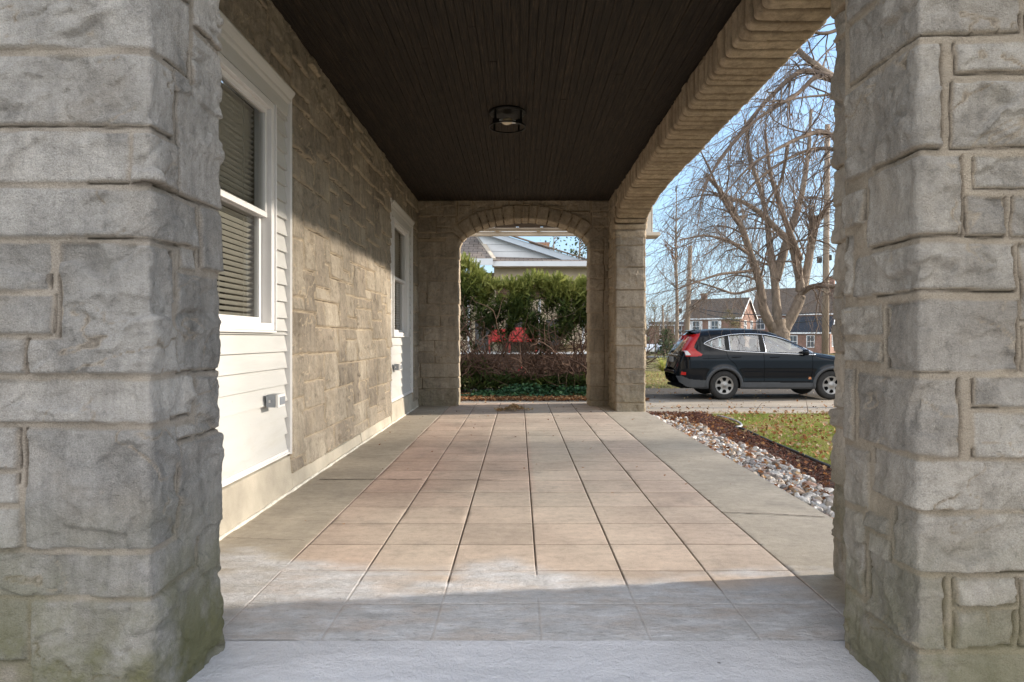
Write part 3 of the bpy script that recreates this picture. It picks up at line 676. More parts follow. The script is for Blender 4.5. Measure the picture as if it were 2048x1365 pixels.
# ------------------------------------------------------------------ ceiling light, outlet boxes, dry leaves on the porch
LX, LY, CZ = -.105, 5.9, 3.06
cl = empty('ceiling_light', (LX, LY, CZ)); tag(cl, 'black drum cage light with clear glass and two bulbs on the dark ceiling', 'ceiling light')
MB().lathe([(0, -.001), (.165, -.001), (.168, -.012), (.160, -.022), (.150, -.026), (0, -.026)], (0, 0, 0), k=40).build('canopy', MAT['blackmetal'], cl, smooth=False)
def ring(r0, z0, hh, th, k=48):
    return MB().lathe([(r0, z0), (r0+th, z0), (r0+th, z0-hh), (r0, z0-hh), (r0, z0)], (0, 0, 0), k=k)
ring(.158, -.132, .012, .008).build('bottom_ring', MAT['blackmetal'], cl)
for a in (50, 140, 230, 320):
    q = MB(); M = Matrix.Rotation(R(a), 4, 'Z'); q.box(.158, .163, -.010, .010, -.135, -.02, M); q.build('strap', MAT['blackmetal'], cl)
MB().lathe([(.152, -.026), (.152, -.134)], (0, 0, 0), k=48).build('glass_cylinder', MAT['clear'], cl, smooth=True)
bulbm = NT('bulb_glass'); bulbm = bulbm.out((.80, .68, .50), .15, .8)
for sx, yo, zo in ((1, .02, -.075), (-1, -.02, -.098)):
    b = MB(); b.lathe([(.001, sx*.055), (.013, sx*.048), (.026, sx*.025), (.029, sx*.005), (.024, -sx*.02), (.014, -sx*.042)], (0, yo, zo), 'x', 16)
    bo = b.build('bulb', bulbm, cl, smooth=True)
    MB().lathe([(.001, -sx*.075), (.014, -sx*.075), (.015, -sx*.042), (.001, -sx*.042)], (0, yo, zo), 'x', 14).build('cap', MAT['whitetrim'], bo)
    MB().box(-sx*.105-.03, -sx*.105+.03, yo-.016, yo+.016, zo-.018, zo+.018).build('socket', MAT['blackmetal'], cl)

def outlet(y, z, L, label, dx=.0):
    o = empty('outlet_box', (WX+.012, y, z)); tag(o, label, 'outlet', 'weatherproof outlet boxes on the siding')
    MB().box(0, .058+dx, -.055, .055, -.038, .038).build('box', MAT['greymetal'], o, bevel=.004)
    MB().box(.058+dx, .078+dx, -.058, .058, -.040, .040).build('cover', MAT['frame'], o, bevel=.006)
    q = MB(); q.box(.079+dx, .083+dx, -.04, .04, -.024, .024); q.build('flap', MAT['greymetal'], o, bevel=.002)
    MB().box(.02, .03, -.062, -.0555, -.008, .008).build('knockout', MAT['frame'], o)
outlet(3.95, .625, 1, 'grey outlet box with flip cover on the siding under the near window')
outlet(7.93, .655, 1, 'small outlet box on the sunlit siding under the far window')

leaf_v = np.array([(0, -.5, 0), (.16, -.30, .05), (.42, -.18, .10), (.2, 0, .04), (.34, .28, .12), (.1, .22, .03), (0, .55, .02), (-.1, .22, .03), (-.34, .28, .10), (-.2, 0, .05), (-.42, -.18, .14), (-.16, -.30, .04), (0, 0, 0)])
leaf_f = np.array([(12, i, (i+1) % 12) for i in range(12)])
MAT['leaf'] = tinted('dry_leaf', [(0, (.10, .045, .02)), (.25, (.26, .10, .035)), (.5, (.38, .19, .08)), (.75, (.42, .30, .17)), (1, (.52, .42, .27))], .8, .2, .2)
def leaves(name, pos, size, tilt, tint, parent=None, local=None):
    n = len(pos); return scatter(name, MAT['leaf'], leaf_v, leaf_f, pos, rots(n, tilt), size, tint, parent, local=local)
n = 170; p_ = np.stack([rng.normal(0, .11, n)-.10, rng.normal(0, .055, n)+9.05, np.zeros(n)], 1)
p_[:, 2] = .02+.07*rng.random(n)*np.exp(-((p_[:, 0]+.06)/.09)**2)
o = leaves('leaf_pile', p_, rng.uniform(.035, .065, n), .6, rng.uniform(.55, 1, n), local=(-.1, 9.05, 0)); o.location = (-.1, 9.05, 0)
tag(o, 'small heap of curled tan leaves on the porch tiles before the end arch', 'leaf pile')
n = 110; p_ = np.stack([rng.uniform(-1.4, 1.7, n), 3.4+6.2*rng.random(n)**.6, np.full(n, .006)], 1)
o = leaves('leaf_scraps', p_, rng.uniform(.012, .030, n), .25, rng.uniform(.0, .5, n)); tag(o, 'tiny brown leaf scraps blown across the porch floor', 'leaf scraps', kind='stuff')

# ------------------------------------------------------------------ ground
def gz(x, y):
    x = np.asarray(x, float); y = np.asarray(y, float)
    z = -.25-.24*sstep(10.8, 15, y) - .0*x
    z = z + (-.25)*sstep(24, 60, y) + (-.5)*sstep(60, 100, y)
    return z
gx_ = np.concatenate([np.linspace(-400, -40, 12), np.linspace(-36, 36, 73), np.linspace(40, 400, 12)]); gy_ = np.concatenate([np.linspace(-60, -4, 8), np.linspace(-2, 26, 113), np.linspace(28, 120, 40), np.linspace(140, 1200, 16)])
X, Y = np.meshgrid(gx_, gy_); Z = gz(X, Y)-.03+.012*fbm(X*.8, Y*.8, 2)
hole = (X > -1.5) & (X < 1.6) & (Y > 0) & (Y < 9.9)
ni, nj = X.shape; i = np.arange(ni-1)[:, None]*nj; jj = np.arange(nj-1)[None]
F = np.stack([i+jj, i+jj+1, i+nj+jj+1, i+nj+jj], -1).reshape(-1, 4)
t = NT('ground_turf'); p = t.pos()
c = t.ramp(t.noise(.35, 6, .6, p), [(.3, (.10, .10, .035)), (.5, (.17, .145, .06)), (.7, (.24, .18, .10))])
c = t.mix(.8, c, t.ramp(t.noise(9, 6, .75, t.mapv(p, (1, .7, 1))), [(.35, .45), (.5, 1), (.68, 1.7)]), 'MULTIPLY')
t.bump(t.noise(22, 4, .7, p), .03)
go = npmesh('ground', np.stack([X, Y, Z], -1).reshape(-1, 3), F, t.out(c, .95, .1)); tag(go, 'leaf strewn winter turf ground round the house', 'ground', kind='structure')
def sheetmesh(name, x0, x1, y0, y1, dz, mat, step=.25, edge=0, seed=1, bumpy=0, bs=3):
    xs = np.arange(x0, x1+step*.5, step); ys = np.arange(y0, y1+step*.5, step)
    X, Y = np.meshgrid(xs, ys); Z = gz(X, Y)+dz+(bumpy*fbm(X*bs, Y*bs, seed) if bumpy else 0)
    if edge:
        Y = Y.copy(); Y[0] += edge*fbm(X[0]*1.3, X[0]*0, seed); Y[-1] += edge*fbm(X[0]*1.1+9, X[0]*0, seed+1)
    ni, nj = X.shape; i = np.arange(ni-1)[:, None]*nj; jj = np.arange(nj-1)[None]
    F = np.stack([i+jj, i+jj+1, i+nj+jj+1, i+nj+jj], -1).reshape(-1, 4)
    return npmesh(name, np.stack([X, Y, Z], -1).reshape(-1, 3), F, mat)
t = NT('driveway_asphalt'); p = t.pos()
c = t.ramp(t.noise(1.1, 7, .65, t.mapv(p, (.5, 1.6, 1))), [(.3, (.27, .225, .175)), (.55, (.37, .315, .25)), (.75, (.45, .39, .31))])
yy = t.sep(p)[1]; c = t.mix(t.ramp(t.math('MULTIPLY', t.math('ADD', t.math('ADD', yy, t.math('MULTIPLY', t.noise(.8, 4, .6, p), 1.2)), -16.35), 2.0, clamp=True), [(0, 0), (1, .9)]), c, (.085, .072, .06))  # darker band at the car: asphalt tone plus the car's shadow painted in
c = t.mix(.7, c, t.ramp(t.noise(60, 4, .8, p), [(.3, .6), (.5, 1), (.7, 1.5)]), 'MULTIPLY')
t.bump(t.noise(45, 5, .7, p), .01)
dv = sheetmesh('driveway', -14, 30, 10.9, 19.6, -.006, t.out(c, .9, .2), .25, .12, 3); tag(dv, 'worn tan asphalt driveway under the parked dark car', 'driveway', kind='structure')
t = NT('street_asphalt'); p = t.pos()
rd = sheetmesh('street', -120, 160, 60, 69, .01, t.out(t.ramp(t.noise(2, 4, .6, p), [(.3, (.07, .07, .07)), (.7, (.1, .1, .095))]), .9), 2, 0); tag(rd, 'grey street in front of the brick houses', 'street', kind='structure')
# bed beside the porch: soil, river stones, mulch, grass, fallen leaves
soil = simple('bed_soil', (.085, .05, .035), .95, .4, 20, .02, 60)
bd = sheetmesh('planting_bed', 1.76, 3.05, 2.2, 10.95, .0, soil, .12, .03, 5, .012); tag(bd, 'dark soil bed between the porch slab and the lawn', 'bed', kind='structure')
def ico(seed, sub=1, rough=.25, flat=.6):
    bm = bmesh.new(); bmesh.ops.create_icosphere(bm, subdivisions=sub+1, radius=1); r = random.Random(seed)
    from mathutils import noise as mn
    pl = [(Vector((r.uniform(-1, 1), r.uniform(-1, 1), r.uniform(-1, 1))).normalized(), r.uniform(.5, .8)) for _ in range(14)]
    for v in bm.verts:
        for nrm, dd in pl:
            k = v.co.dot(nrm)
            if k > dd: v.co -= nrm*(k-dd)
        v.co *= 1+rough*.5*mn.noise(v.co*1.3+Vector((seed*3.1, 0, 0)))
        v.co.z *= flat
    V = np.array([v.co[:] for v in bm.verts]); F = np.array([[v.index for v in f.verts] for f in bm.faces]); bm.free(); return V, F
n = 5200; sx = 1.78+.98*rng.random(n)**.9; sy = rng.uniform(2.8, 10.4, n)
keep = (sx < 2.56+.06*np.sin(sy*2.1)) & ((sy < 9.1) | (sx < 2.3-.3*(sy-9.1)) | (rng.random(n) < .06)); sx, sy = sx[keep], sy[keep]; n = len(sx)
size = rng.uniform(.020, .054, n)*(1+.3*(rng.random(n) < .15)); order = rng.random(n)
t = NT('river_stone'); p = t.pos(); c = t.ramp(t.attr('tint'), [(0, (.22, .18, .15)), (.15, (.36, .33, .30)), (.35, (.48, .46, .43)), (.55, (.60, .58, .54)), (.74, (.38, .37, .37)), (.88, (.36, .21, .14)), (1, (.50, .42, .33))])
c = t.mix(.6, c, t.ramp(t.noise(30, 5, .7, p), [(.35, .6), (.6, 1.1)]), 'MULTIPLY'); MAT['stone'] = t.out(c, .75, .35)
for k in range(3):
    V, Fc = ico(k+3, 1, .3, .62); sel = np.arange(n) % 3 == k
    ps = np.stack([sx, sy, gz(sx, sy)+.005+.045*order], 1)[sel]
    if k == 0: VV, FF, TT, bb = [], [], [], 0
    rr_ = rots(len(ps), .35); sc_ = size[sel][:, None]*rng.uniform(.75, 1.3, (len(ps), 3))
    W_ = np.einsum('nij,nvj->nvi', rr_, V[None]*sc_[:, None]) + ps[:, None]
    VV.append(W_.reshape(-1, 3)); FF.append((Fc[None]+(np.arange(len(ps))*len(V))[:, None, None]).reshape(-1, 3)+bb); TT.append(np.repeat(rng.random(len(ps)), len(V))); bb += len(VV[-1])
o = npmesh('river_stones', np.concatenate(VV), np.concatenate(FF), MAT['stone'], None, {'tint': np.concatenate(TT)}, False); tag(o, 'white and grey landscaping stones along the porch slab edge', 'stones', kind='stuff')
chip_v = np.array([(-.5, -.12, 0), (.5, -.10, .03), (.42, .13, .05), (-.45, .12, .02), (0, 0, .13)]); chip_f = np.array([(0, 1, 4), (1, 2, 4), (2, 3, 4), (3, 0, 4)])
n = 17000; sy = rng.uniform(3.0, 10.95, n); sx = 1.9+1.22*rng.random(n)
xm = 2.56+.05*np.sin(sy*2.1); keep = ((sx > xm) & (sx < 2.99)) | ((sy > 9.1) & (sx > 2.2-.3*(sy-9.1)) & (sx < 3.2-.05*np.cos(sy*3))); sx, sy = sx[keep], sy[keep]; n = len(sx)
MAT['mulch'] = tinted('red_brown_mulch', [(0, (.045, .018, .012)), (.5, (.12, .045, .03)), (.85, (.18, .08, .05)), (1, (.25, .15, .10))], .9, .15)
o = scatter('mulch', MAT['mulch'], chip_v, chip_f, np.stack([sx, sy, gz(sx, sy)+.012+.02*rng.random(n)], 1), rots(n, .4), rng.uniform(.02, .05, n), rng.random(n)); tag(o, 'dark red brown mulch between the white stones and the grass', 'mulch', kind='stuff')
ed = MB(); ys = np.linspace(3.0, 8.9, 60); ed.tube([(3.0+.03*math.sin(y*1.7), y, float(gz(3, y))+.025+.008*math.sin(y*3)) for y in ys], .016, 6)
o = ed.build('garden_edging', simple('black_plastic_edging', (.02, .02, .022), .6), None, smooth=True); tag(o, 'black plastic edging strip between the mulch and the lawn', 'edging')
ed = MB(); ed.tube([(3.0+.22*math.sin(a), 9.75-.75*math.cos(a), float(gz(3, 9.7-.7*math.cos(a)))+.03) for a in np.linspace(.0, 2.4, 24)], .017, 6)
o = ed.build('garden_edging', simple('grey_metal_edging', (.30, .30, .31), .5), None, smooth=True); tag(o, 'grey edging strip curving round the mulch corner by the driveway', 'edging')
# grass
bl_v = np.array([(-.035, 0, 0), (.035, 0, 0), (.03, .06, .45), (-.03, .06, .45), (0, .22, 1.0)]); bl_f = np.array([(0, 1, 2), (0, 2, 3), (3, 2, 4)])
n = 90000; sx = rng.uniform(3.02, 5.9, n); sy = rng.uniform(5.7, 10.95, n); kp = (sx < sy*.52+.3) & (vn(sx*2.4, sy*2.4, 5)+rng.random(n)*1.3 > -.1-.0*sx) & ~((sy > 9.0) & (sx < 3.22)); sx, sy = sx[kp], sy[kp]; n = len(sx)
MAT['grass'] = tinted('lawn_grass', [(0, (.09, .14, .025)), (.4, (.20, .27, .05)), (.7, (.34, .38, .09)), (.86, (.46, .41, .17)), (1, (.54, .44, .26))], .7, .25, .35)
tn = np.clip(rng.random(n)*.72+.35*fbm(sx*1.5, sy*1.5, 9)+.6*sstep(7.6, 5.8, sy)*rng.random(n)+.22, 0, 1)
o = scatter('lawn_grass', MAT['grass'], bl_v, bl_f, np.stack([sx, sy, gz(sx, sy)-.03], 1), rots(n, .28), rng.uniform(.035, .065, n), tn); tag(o, 'sunlit green lawn grass by the driveway', 'grass', kind='stuff')
n = 16000; sx = rng.uniform(2.0, 14, n); sy = rng.uniform(19.5, 30, n)
o = scatter('far_grass', MAT['grass'], bl_v, bl_f, np.stack([sx, sy, gz(sx, sy)-.03], 1), rots(n, .3), rng.uniform(.06, .12, n), np.clip(rng.random(n)*.5+.5, 0, 1)); tag(o, 'dry pale grass behind the parked car', 'grass', kind='stuff')
# fallen leaves
def lz(x, y, a, b): return gz(x, y)+a+b*rng.random(len(x))
P_ = []
n = 2100; sx = rng.uniform(3.05, 5.9, n); sy = rng.uniform(5.7, 10.9, n); P_.append(np.stack([sx, sy, lz(sx, sy, .02, .03)], 1))
n = 260; sx = rng.uniform(1.8, 3.0, n); sy = rng.uniform(3, 10.6, n); P_.append(np.stack([sx, sy, lz(sx, sy, .05, .04)], 1))
n = 420; sy = rng.uniform(5.0, 10.2, n); sx = 1.8+.75*rng.random(n); P_.append(np.stack([sx, sy, lz(sx, sy, .05, .04)], 1))
n = 700; sx = rng.uniform(-3, 9, n); sy = 11+8.5*rng.random(n)**1.2; P_.append(np.stack([sx, sy, lz(sx, sy, .006, .01)], 1))
n = 2600; sx = rng.uniform(2.3, 9, n); sy = rng.uniform(19.3, 28, n); P_.append(np.stack([sx, sy, lz(sx, sy, .02, .04)], 1))
p_ = np.concatenate(P_); n = len(p_); tn = rng.random(n); tn[-2600:] = .45+.55*tn[-2600:]; tn[2100:2780] *= .75
o = leaves('fallen_leaves', p_, rng.uniform(.03, .07, n), .5, tn); tag(o, 'fallen brown and orange leaves over the lawn, stones and driveway', 'fallen leaves', kind='stuff')
n = 9000; sx = rng.uniform(-3.4, 3.1, n); sy = 15.55+1.7*rng.random(n)**1.3
o = leaves('leaf_litter', np.stack([sx, sy, lz(sx, sy, .01, .05)], 1), rng.uniform(.04, .085, n), .5, rng.random(n)*.75); tag(o, 'thick brown leaf litter along the driveway under the hedge', 'leaf litter', kind='stuff')
# ivy
ivy_v = np.array([(0, -.5, 0), (.45, -.2, .06), (.5, .2, .0), (0, .55, .08), (-.5, .2, .02), (-.45, -.2, .07)]); ivy_f = np.array([(0, 1, 2), (0, 2, 3), (0, 3, 4), (0, 4, 5)])
n = 6500; sx = rng.uniform(-3.2, 3.1, n); sy = 16.15+1.5*rng.random(n); hh_ = .03+.30*np.clip(fbm(sx*1.2, sy*1.2, 6)+.55-.18*np.abs(sx+.3), 0, 1)*rng.random(n)*sstep(16.0, 16.6, sy)
kp = hh_ > .05; sx, sy, hh_ = sx[kp], sy[kp], hh_[kp]; n = len(sx)
MAT['ivy'] = tinted('ivy_leaf', [(0, (.015, .04, .015)), (.5, (.03, .085, .035)), (1, (.07, .15, .05))], .5, .4, .15)
o = scatter('ivy', MAT['ivy'], ivy_v, ivy_f, np.stack([sx, sy, gz(sx, sy)+hh_], 1), rots(n, .5), rng.uniform(.05, .09, n), rng.random(n)); tag(o, 'low dark green ivy at the foot of the hedge', 'ivy', kind='stuff')

# ------------------------------------------------------------------ yew hedge seen through the end arch
hx0, hx1, hy = -3.4, 3.0, 17.9
hedge = empty('yew_hedge', (0, hy, -.5)); tag(hedge, 'overgrown green yew hedge with bare twisted stems beyond the end arch', 'hedge')
nb = NB(); tips = []
for b in range(15):
    bx_ = hx0+.3+(hx1-hx0-.6)*b/14+rng.uniform(-.15, .15); by_ = hy+rng.uniform(-.25, .3)
    for s_ in range(11):
        a = rng.uniform(-1, 1); L_ = rng.uniform(1.6, 2.6); p = np.array((bx_, by_, float(gz(bx_, by_)))); dr = np.array((a*.9, rng.uniform(-.5, .5), 1.0)); pts = [p.copy()]
        for k in range(12):
            dr = dr+rng.normal(0, .35, 3)*np.array((1, .7, .5)); dr[2] = max(dr[2], .15); dn = dr/np.linalg.norm(dr); p = p+dn*L_/12; pts.append(p.copy())
            if k > 2 and rng.random() < .75:
                q = p.copy(); d2 = dn+rng.normal(0, .9, 3); sp_ = [q.copy()]
                for m in range(5): d2 = d2+rng.normal(0, .4, 3); d2[2] += .08; q = q+d2/np.linalg.norm(d2)*rng.uniform(.09, .17); sp_.append(q.copy())
                nb.tube(sp_, np.linspace(.011, .004, 6), 4)
        nb.tube(pts, np.linspace(rng.uniform(.018, .045), .008, len(pts)), 5)
nb.build('stems', MAT['yewbark'], hedge, local=(0, hy, -.5))
# sprig template: drooping shoot with needles
def sprig():
    V = []; F = []; rr = random.Random(3)
    for k in range(15):
        s_ = k/14; y = s_; z = .10*math.sin(s_*2.2)
        for sd in (-1, 1):
            b = len(V); L_ = .26*(1-.55*s_); a = R(52)
            tipx = sd*L_*math.sin(a); tipy = y+L_*math.cos(a)
            V += [(0, y-.03, z), (0, y+.055, z), (tipx, tipy, z+rr.uniform(.0, .08))]; F.append((b, b+1, b+2))
    return np.array(V), np.array(F)
SV, SF = sprig()
def top(x): return 1.42+.22*np.sin(x*2.3+.5)+.16*vn(x*2.6, x*0, 4)+.75*np.exp(-((x+1.45)/.62)**2)+.25*np.exp(-((x-1.85)/.35)**2)
n = 25000; sx = rng.uniform(hx0, hx1, n); zt_ = top(sx)+1.0; zlo = 1.02+.12*np.exp(-((sx+.35)/.75)**2)+.45*vn(sx*1.8, sx*0+3, 8)+.22*vn(sx*5, sx*0, 9)
u = rng.random(n)**.85; sz = zlo+(zt_-zlo)*u; thick = .62*np.sqrt(np.clip(1-((u-.45)/.62)**2, .05, 1))
sy = hy+thick*rng.uniform(-1, 1, n)*(.35+.65*rng.random(n)**.3)
cl_ = fbm(sx*2.2, sz*2.2+sy, 31, 3); kp = cl_ > -.34+.1*rng.random(n); kp |= u > .93
ex = 4200; ux = rng.uniform(hx0, 3.0, ex); uz = rng.uniform(-.4, .40, ex)
sx = np.concatenate([sx[kp], ux]); sz = np.concatenate([sz[kp], uz*np.where(ux < -.9, 1, .35)+np.where(ux < -.9, 0, -.18)]); sy = np.concatenate([sy[kp], hy+rng.uniform(-.7, .3, ex)]); u = np.concatenate([u[kp], np.zeros(ex)])
n = len(sx)
yaw = rng.uniform(0, 2*math.pi, n); pit = rng.normal(.25, .6, n)+.55*(u > .88)
dirv = np.stack([np.cos(yaw)*np.cos(pit), np.sin(yaw)*np.cos(pit)-.35, np.sin(pit)], 1); dirv /= np.linalg.norm(dirv, axis=1, keepdims=True)
side = np.cross(dirv, np.array((0, 0, 1.))+rng.normal(0, .4, (n, 3))); side /= np.linalg.norm(side, axis=1, keepdims=True); nrm = np.cross(side, dirv)
Rm = np.stack([side, dirv, nrm], 2)
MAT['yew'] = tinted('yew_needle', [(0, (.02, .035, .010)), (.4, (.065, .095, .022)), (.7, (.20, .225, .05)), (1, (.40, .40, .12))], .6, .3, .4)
tn = np.clip(.15+.4*rng.random(n)+.45*sstep(.45, .95, u)+.2*fbm(sx*2, sz*2, 5), 0, 1)  # tint lightens towards the hedge top, sunlight put into the needle colour
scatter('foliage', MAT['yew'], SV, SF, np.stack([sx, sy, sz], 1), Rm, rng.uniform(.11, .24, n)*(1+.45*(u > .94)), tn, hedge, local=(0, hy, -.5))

# ------------------------------------------------------------------ neighbour house behind the hedge
NY = 24.0
def nx(px, Y=NY): return (px-1038)/1300*Y
def nz_(py, Y=NY): return 1+(678-py)/1300*Y
nh = empty('neighbour_house', (0, NY, -.5)); tag(nh, 'low beige neighbour house with shallow white gable behind the yew hedge', 'house')
def ns(o): o.matrix_parent_inverse = Matrix.Translation((0, -NY, .5)); return o
MAT['beige'] = simple('beige_stucco', (.46, .38, .27), .9, .1, 2, .003, 60)
def brickmat(name, c1, c2, mort, scale=1.0):
    t = NT(name); p = t.obj(); s3 = t.sep(p); cx = t.n('ShaderNodeCombineXYZ')
    t.l(t.math('ADD', s3[0], s3[1]), cx.inputs[0]); t.l(s3[2], cx.inputs[1])
    b = t.n('ShaderNodeTexBrick'); t.l(cx.outputs[0], b.inputs[0]); b.inputs['Scale'].default_value = scale
    b.inputs['Color1'].default_value = (*c1, 1); b.inputs['Color2'].default_value = (*c2, 1); b.inputs['Mortar'].default_value = (*mort, 1)
    b.inputs['Brick Width'].default_value = .21; b.inputs['Row Height'].default_value = .075; b.inputs['Mortar Size'].default_value = .008
    c = t.mix(.7, b.outputs[0], t.ramp(t.noise(1.5, 6, .7, p), [(.3, .7), (.7, 1.3)]), 'MULTIPLY'); return t.out(c, .9, .2)
MAT['brick'] = brickmat('red_brick', (.25, .125, .095), (.185, .095, .075), (.34, .28, .23))
MAT['darkbrick'] = brickmat('dark_brick', (.13, .07, .045), (.10, .05, .035), (.14, .11, .09))
MAT['orangebrick'] = brickmat('orange_brick', (.40, .20, .11), (.33, .15, .085), (.4, .32, .25))
def shingle(name, c1, c2):
    t = NT(name); p = t.obj(); s3 = t.sep(p); cx = t.n('ShaderNodeCombineXYZ'); t.l(s3[0], cx.inputs[0]); t.l(t.math('ADD', s3[2], t.math('MULTIPLY', s3[1], .5)), cx.inputs[1])
    b = t.n('ShaderNodeTexBrick'); t.l(cx.outputs[0], b.inputs[0]); b.inputs['Scale'].default_value = 1
    b.inputs['Color1'].default_value = (*c1, 1); b.inputs['Color2'].default_value = (*c2, 1); b.inputs['Mortar'].default_value = (*sc3(c2, .35), 1)
    b.inputs['Brick Width'].default_value = .34; b.inputs['Row Height'].default_value = .20; b.inputs['Mortar Size'].default_value = .012
    return t.out(t.mix(.6, b.outputs[0], t.ramp(t.noise(3, 6, .7, p), [(.3, .7), (.7, 1.25)]), 'MULTIPLY'), .9, .2)
MAT['shingle'] = shingle('tan_shingle', (.27, .22, .185), (.21, .175, .15))
MAT['slate'] = shingle('dark_slate', (.055, .06, .07), (.04, .045, .055))
MAT['greyshingle'] = shingle('grey_brown_shingle', (.18, .14, .11), (.13, .105, .085))
m_ = MB(); m_.box(nx(988), 2.9, NY+.0, NY+9, .8, nz_(535)); ns(m_.build('wall', MAT['beige'], nh))
m_ = MB(); m_.box(-7, 2.9, NY+1.8, NY+9, -.5, nz_(535)-.02); ns(m_.build('inner_wall', MAT['beige'], nh))
m_ = MB(); m_.box(-3.2, 2.9, NY-.12, NY+.1, -.5, .44); m_.box(nx(992), nx(1168), NY-.01, NY+.02, nz_(600), nz_(562)); ns(m_.build('brick_base', MAT['darkbrick'], nh))
m_ = MB(); m_.box(-3.3, 2.95, NY-.18, NY+1.8, .44, .50); ns(m_.build('porch_ledge', MAT['whitetrim'], nh))
# openings as recessed dark porch
for a_, b_, c_ in ((950, 985, .55), (1012, 1062, .75), (1092, 1120, .75)): ns(MB().box(nx(a_), nx(b_), NY-.03, NY-.012, c_, nz_(640)).build('window_pane', simple('dim_pane', (.10, .10, .10), .2), nh))
for px in (938, 1079, 1166):
    q = MB(); q.box(nx(px)-.045, nx(px)+.045, NY-.12, NY-.035, .5, nz_(600)); ns(q.build('porch_post', MAT['whitetrim'], nh, bevel=.01))
# roofs: eave board, gable siding, rake, shingle skirt
q = MB(); q.box(nx(985), 3.05, NY-.45, NY-.40, nz_(533, NY-.4), nz_(523, NY-.4)); q.box(nx(985), 3.05, NY-.40, NY+.05, nz_(533, NY-.4), nz_(533, NY-.4)+.03); ns(q.build('eave_board', MAT['whitetrim'], nh))
def pp(px, py, Y): return at(px, py, Y)
q = MB(); q.prism([pp(985, 523, 23.6), pp(1182, 524, 23.6), pp(1172, 521, 24.4), pp(988, 516, 24.4)], (0, 0, .035)); ns(q.build('eave_roof', MAT['shingle'], nh))
G = 24.45
for k, (ya, yb) in enumerate(((517.5, 503.5), (503.2, 489.5), (489.2, 474), (473.7, 455))):
    def xl(y): return 988-(517-y)*.72
    def xr(y): return 1140-(521-y)*2.95
    q_ = [pp(xl(ya), ya, G), pp(xr(ya), ya, G), pp(xr(yb), yb, G), pp(xl(yb), yb, G)]
    if k == 0: gm_ = MB()
    gm_.prism([Vector(q_[0])+Vector((0, -.02, 0)), Vector(q_[1])+Vector((0, -.02, 0)), q_[2], q_[3]], (0, .06, 0))
ns(gm_.build('gable_siding', MAT['whitetrim'], nh))
MAT['bluewhite'] = simple('pale_blue_fascia', (.50, .56, .62), .5, .05, 3)
q = MB(); q.prism([pp(1172, 522, G-.3), pp(1128, 521, G-.3), pp(935, 457, G-.3), pp(958, 455, G-.3)], (0, .06, 0)); ns(q.build('rake_board', MAT['bluewhite'], nh))
q = MB(); q.prism([pp(1176, 521.5, G-.36), pp(958, 453.5, G-.36), pp(955, 450, 30), pp(1165, 517, 30)], (0, 0, .05)); ns(q.build('gable_roof', MAT['greyshingle'], nh))
q = MB(); q.prism([pp(700, 517, 23.5), pp(986, 519, 23.5), pp(940, 455, 26), pp(700, 452, 26)], (0, 0, .06)); ns(q.build('side_roof', MAT['shingle'], nh))
q = MB(); q.prism([pp(984, 520, 23.42), pp(992, 521, 23.42), pp(948, 456, 25.9), pp(938, 456, 25.9)], (0, -.02, .07)); ns(q.build('hip_trim', MAT['cream'], nh))
q = MB(); q.box(nx(700, 23.5), nx(986, 23.5), 23.4, 23.46, nz_(531, 23.5), nz_(518, 23.5)); ns(q.build('gutter', MAT['whitetrim'], nh))
q = MB(); q.box(nx(1058, 28), nx(1099, 28), 28, 29, 3.5, nz_(485, 28)); ns(q.build('chimney', MAT['orangebrick'], nh))
# red garden furniture on the neighbour porch
MAT['red'] = simple('red_cushion', (.42, .03, .028), .7, .2, 5)
MAT['redwood'] = simple('dull_red_paint', (.38, .06, .05), .6, .2, 5)
def redchair(x, y, s_, label):
    o = empty('porch_chair', (x, y, .5)); tag(o, label, 'chair', 'red chairs behind the hedge')
    MB().box(-.32*s_, .32*s_, -.28, .28, .38, .50).build('seat', MAT['red'], o, bevel=.05)
    q = MB(); q.prism([(-.34*s_, .22, .5), (.34*s_, .22, .5), (.36*s_, .36, .86), (.30*s_, .38, .96), (-.30*s_, .38, .96), (-.36*s_, .36, .86)], (0, .10, 0)); q.build('backrest', MAT['red'], o, bevel=.03)
    for sx_ in (-1, 1):
        MB().box(sx_*.38*s_-.05, sx_*.38*s_+.05, -.28, .32, .55, .66).build('armrest', MAT['redwood'], o, bevel=.02)
        for yy_ in (-.24, .26): MB().box(sx_*.36*s_-.03, sx_*.36*s_+.03, yy_-.03, yy_+.03, 0, .56).build('leg', MAT['redwood'], o)
redchair(nx(996, 23.6), 23.65, .85, 'red cushioned chair behind the hedge, further from the white post'); redchair(nx(1046, 23.6), 23.6, 1.35, 'wide red cushioned chair seen through hedge stems beside the white post')
q = MB(); q.lathe([(0, -.49), (.10, -.49), (.14, -.3), (.13, -.12), (.06, .0), (0, .03)], (nx(1043, 22.5), 22.5, 0), k=14)
o = q.build('red_garden_urn', MAT['red'], None, smooth=True); tag(o, 'small red pot standing on the ground behind the hedge stems', 'pot')

